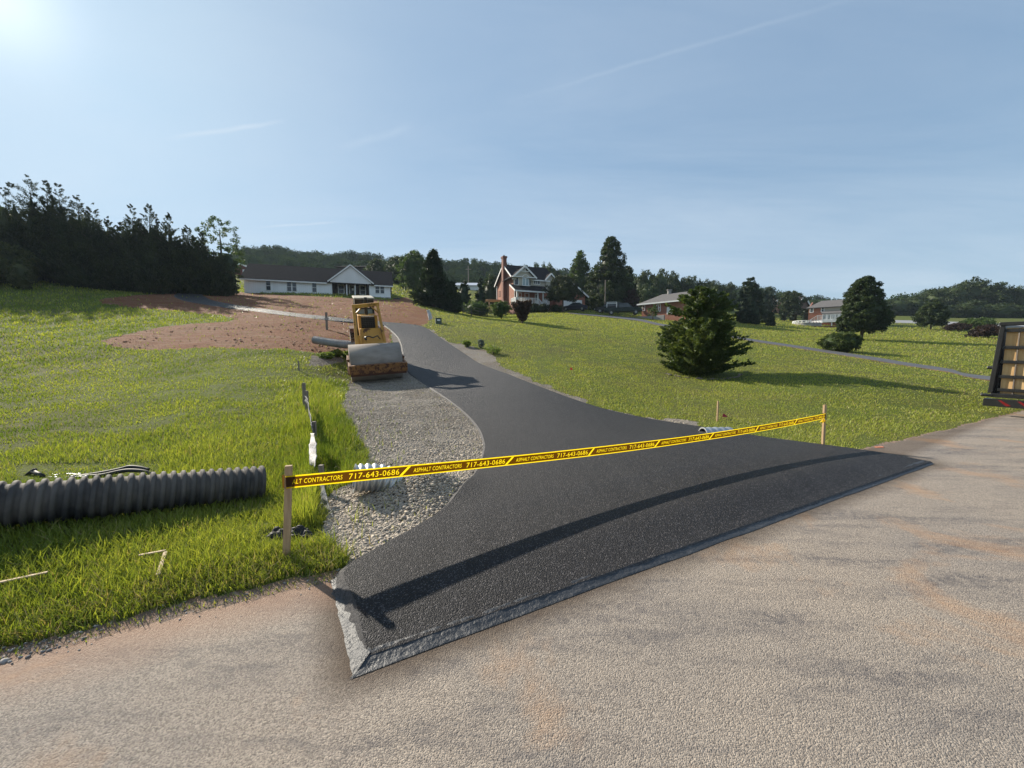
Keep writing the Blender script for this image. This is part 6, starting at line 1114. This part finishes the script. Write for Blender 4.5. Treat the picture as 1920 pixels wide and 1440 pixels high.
for s0, s1, xt in ((-0.04, 0.04, 0.05), (Wt-0.04, Wt+0.04, -0.05)):
    m = MB(); m.add([(s0-0.03*(1 if xt > 0 else -1), -0.06, zfl+0.05), (s1-0.03*(1 if xt > 0 else -1), -0.06, zfl+0.05), (s1-0.03*(1 if xt > 0 else -1), 0.1, zfl+0.05), (s0-0.03*(1 if xt > 0 else -1), 0.1, zfl+0.05), (s0+xt, -0.06, ztop+0.02), (s1+xt, -0.06, ztop+0.02), (s1+xt, 0.1, ztop+0.02), (s0+xt, 0.1, ztop+0.02)], [(0,3,2,1),(4,5,6,7),(0,1,5,4),(1,2,6,5),(2,3,7,6),(3,0,4,7)]); m.build('corner_post', M_['black_metal'], tr, bevel=0.01)
MB().box(-0.0, Wt, -0.09, 0.1, ztop+0.02, ztop+0.10).build('top_rail', M_['black_metal'], tr, bevel=0.01)
m = MB(); m.box(0.0, 0.06, 0.1, Lt, zfl, ztop+0.05); m.box(Wt-0.06, Wt, 0.1, Lt, zfl, ztop+0.05); m.box(0.06, Wt-0.06, Lt-0.06, Lt, zfl, ztop+0.05); m.box(0.06, Wt-0.06, 0.1, Lt-0.06, zfl-0.02, zfl+0.04)
for k in range(8): m.box(-0.05, -0.002, 0.5+k*0.6, 0.58+k*0.6, zfl, ztop); m.box(Wt+0.002, Wt+0.05, 0.5+k*0.6, 0.58+k*0.6, zfl, ztop)
m.build('body', M_['black_metal'], tr)
m = MB(); m.box(-0.10, Wt+0.1, -0.16, 0.0, zbb, zbt); m.tube([(-0.16, -0.08, zfl), (0.02, -0.08, zfl)], 0.035, 8); m.tube([(-0.12, -0.02, zz(690)), (0.0, -0.02, zz(690))], 0.04, 8); bmp = m.build('bumper', M_['black_metal'], tr, bevel=0.01)
for xx in (0.12, 0.40): MB().add([(xx, -0.168, zbt-0.02), (xx+0.05, -0.168, zbt-0.02), (xx+0.20, -0.168, zbb+0.04), (xx+0.13, -0.168, zbb+0.025)], [(0, 1, 2, 3)]).build('tail_light', M_['red_lens'], tr)
m = MB(); m2 = MB()
for k in range(6): (m if k % 2 == 0 else m2).box(0.66+k*0.2, 0.86+k*0.2, -0.172, -0.162, zbb+0.005, zbb+0.05)
m.build('red_reflector', M_['red_lens'], tr); m2.build('white_reflector', M_['white'], tr)
MB().box(0.42, 1.05, 0.5, 0.53, 0.17, zbb+0.02).build('mud_flap', mat('grey_flap', (0.12, 0.12, 0.12), (0.09, 0.09, 0.09), 2, 0.6), tr)
for yy in (0.95, 1.95):
    for xx in (0.55, Wt-0.55):
        w_ = MB().tube([(xx-0.13, yy, 0.36), (xx+0.13, yy, 0.36)], 0.37, 26).build('wheel', M_['rubber'], tr, bevel=0.02); MB().tube([(xx-0.14, yy, 0.36), (xx+0.14, yy, 0.36)], 0.2, 14).build('rim', M_['chrome'], w_)
MB().box(0.6, Wt-0.6, 0.3, Lt+1.2, zbb, zfl-0.05).build('chassis', M_['black_metal'], tr)
# ---------------------------------------------------------------- the air
bpy.context.view_layer.update(); lo_, hi_ = 1e9, -1e9
for o in COL.objects:
    if o.type == 'MESH':
        for c in o.bound_box: z_ = (o.matrix_world @ Vector(c)).z; lo_ = min(lo_, z_); hi_ = max(hi_, z_)
print('zrange', lo_, hi_)
hz_ = MB().box(-440, 440, -440, 440, lo_-1, max(hi_, 3)+1).build('haze', None); tag(hz_, kind='stuff'); hz_['label'] = 'thin summer haze over the whole place'; hz_['category'] = 'haze'
hm = bpy.data.materials.new('haze'); hm.use_nodes = True; hm.node_tree.nodes.remove(hm.node_tree.nodes['Principled BSDF']); pv = hm.node_tree.nodes.new('ShaderNodeVolumePrincipled'); pv.inputs['Color'].default_value = (0.70, 0.84, 1.0, 1); pv.inputs['Density'].default_value = 0.00022; pv.inputs['Anisotropy'].default_value = 0.1
hm.node_tree.links.new(pv.outputs[0], hm.node_tree.nodes['Material Output'].inputs['Volume']); hz_.data.materials.append(hm)
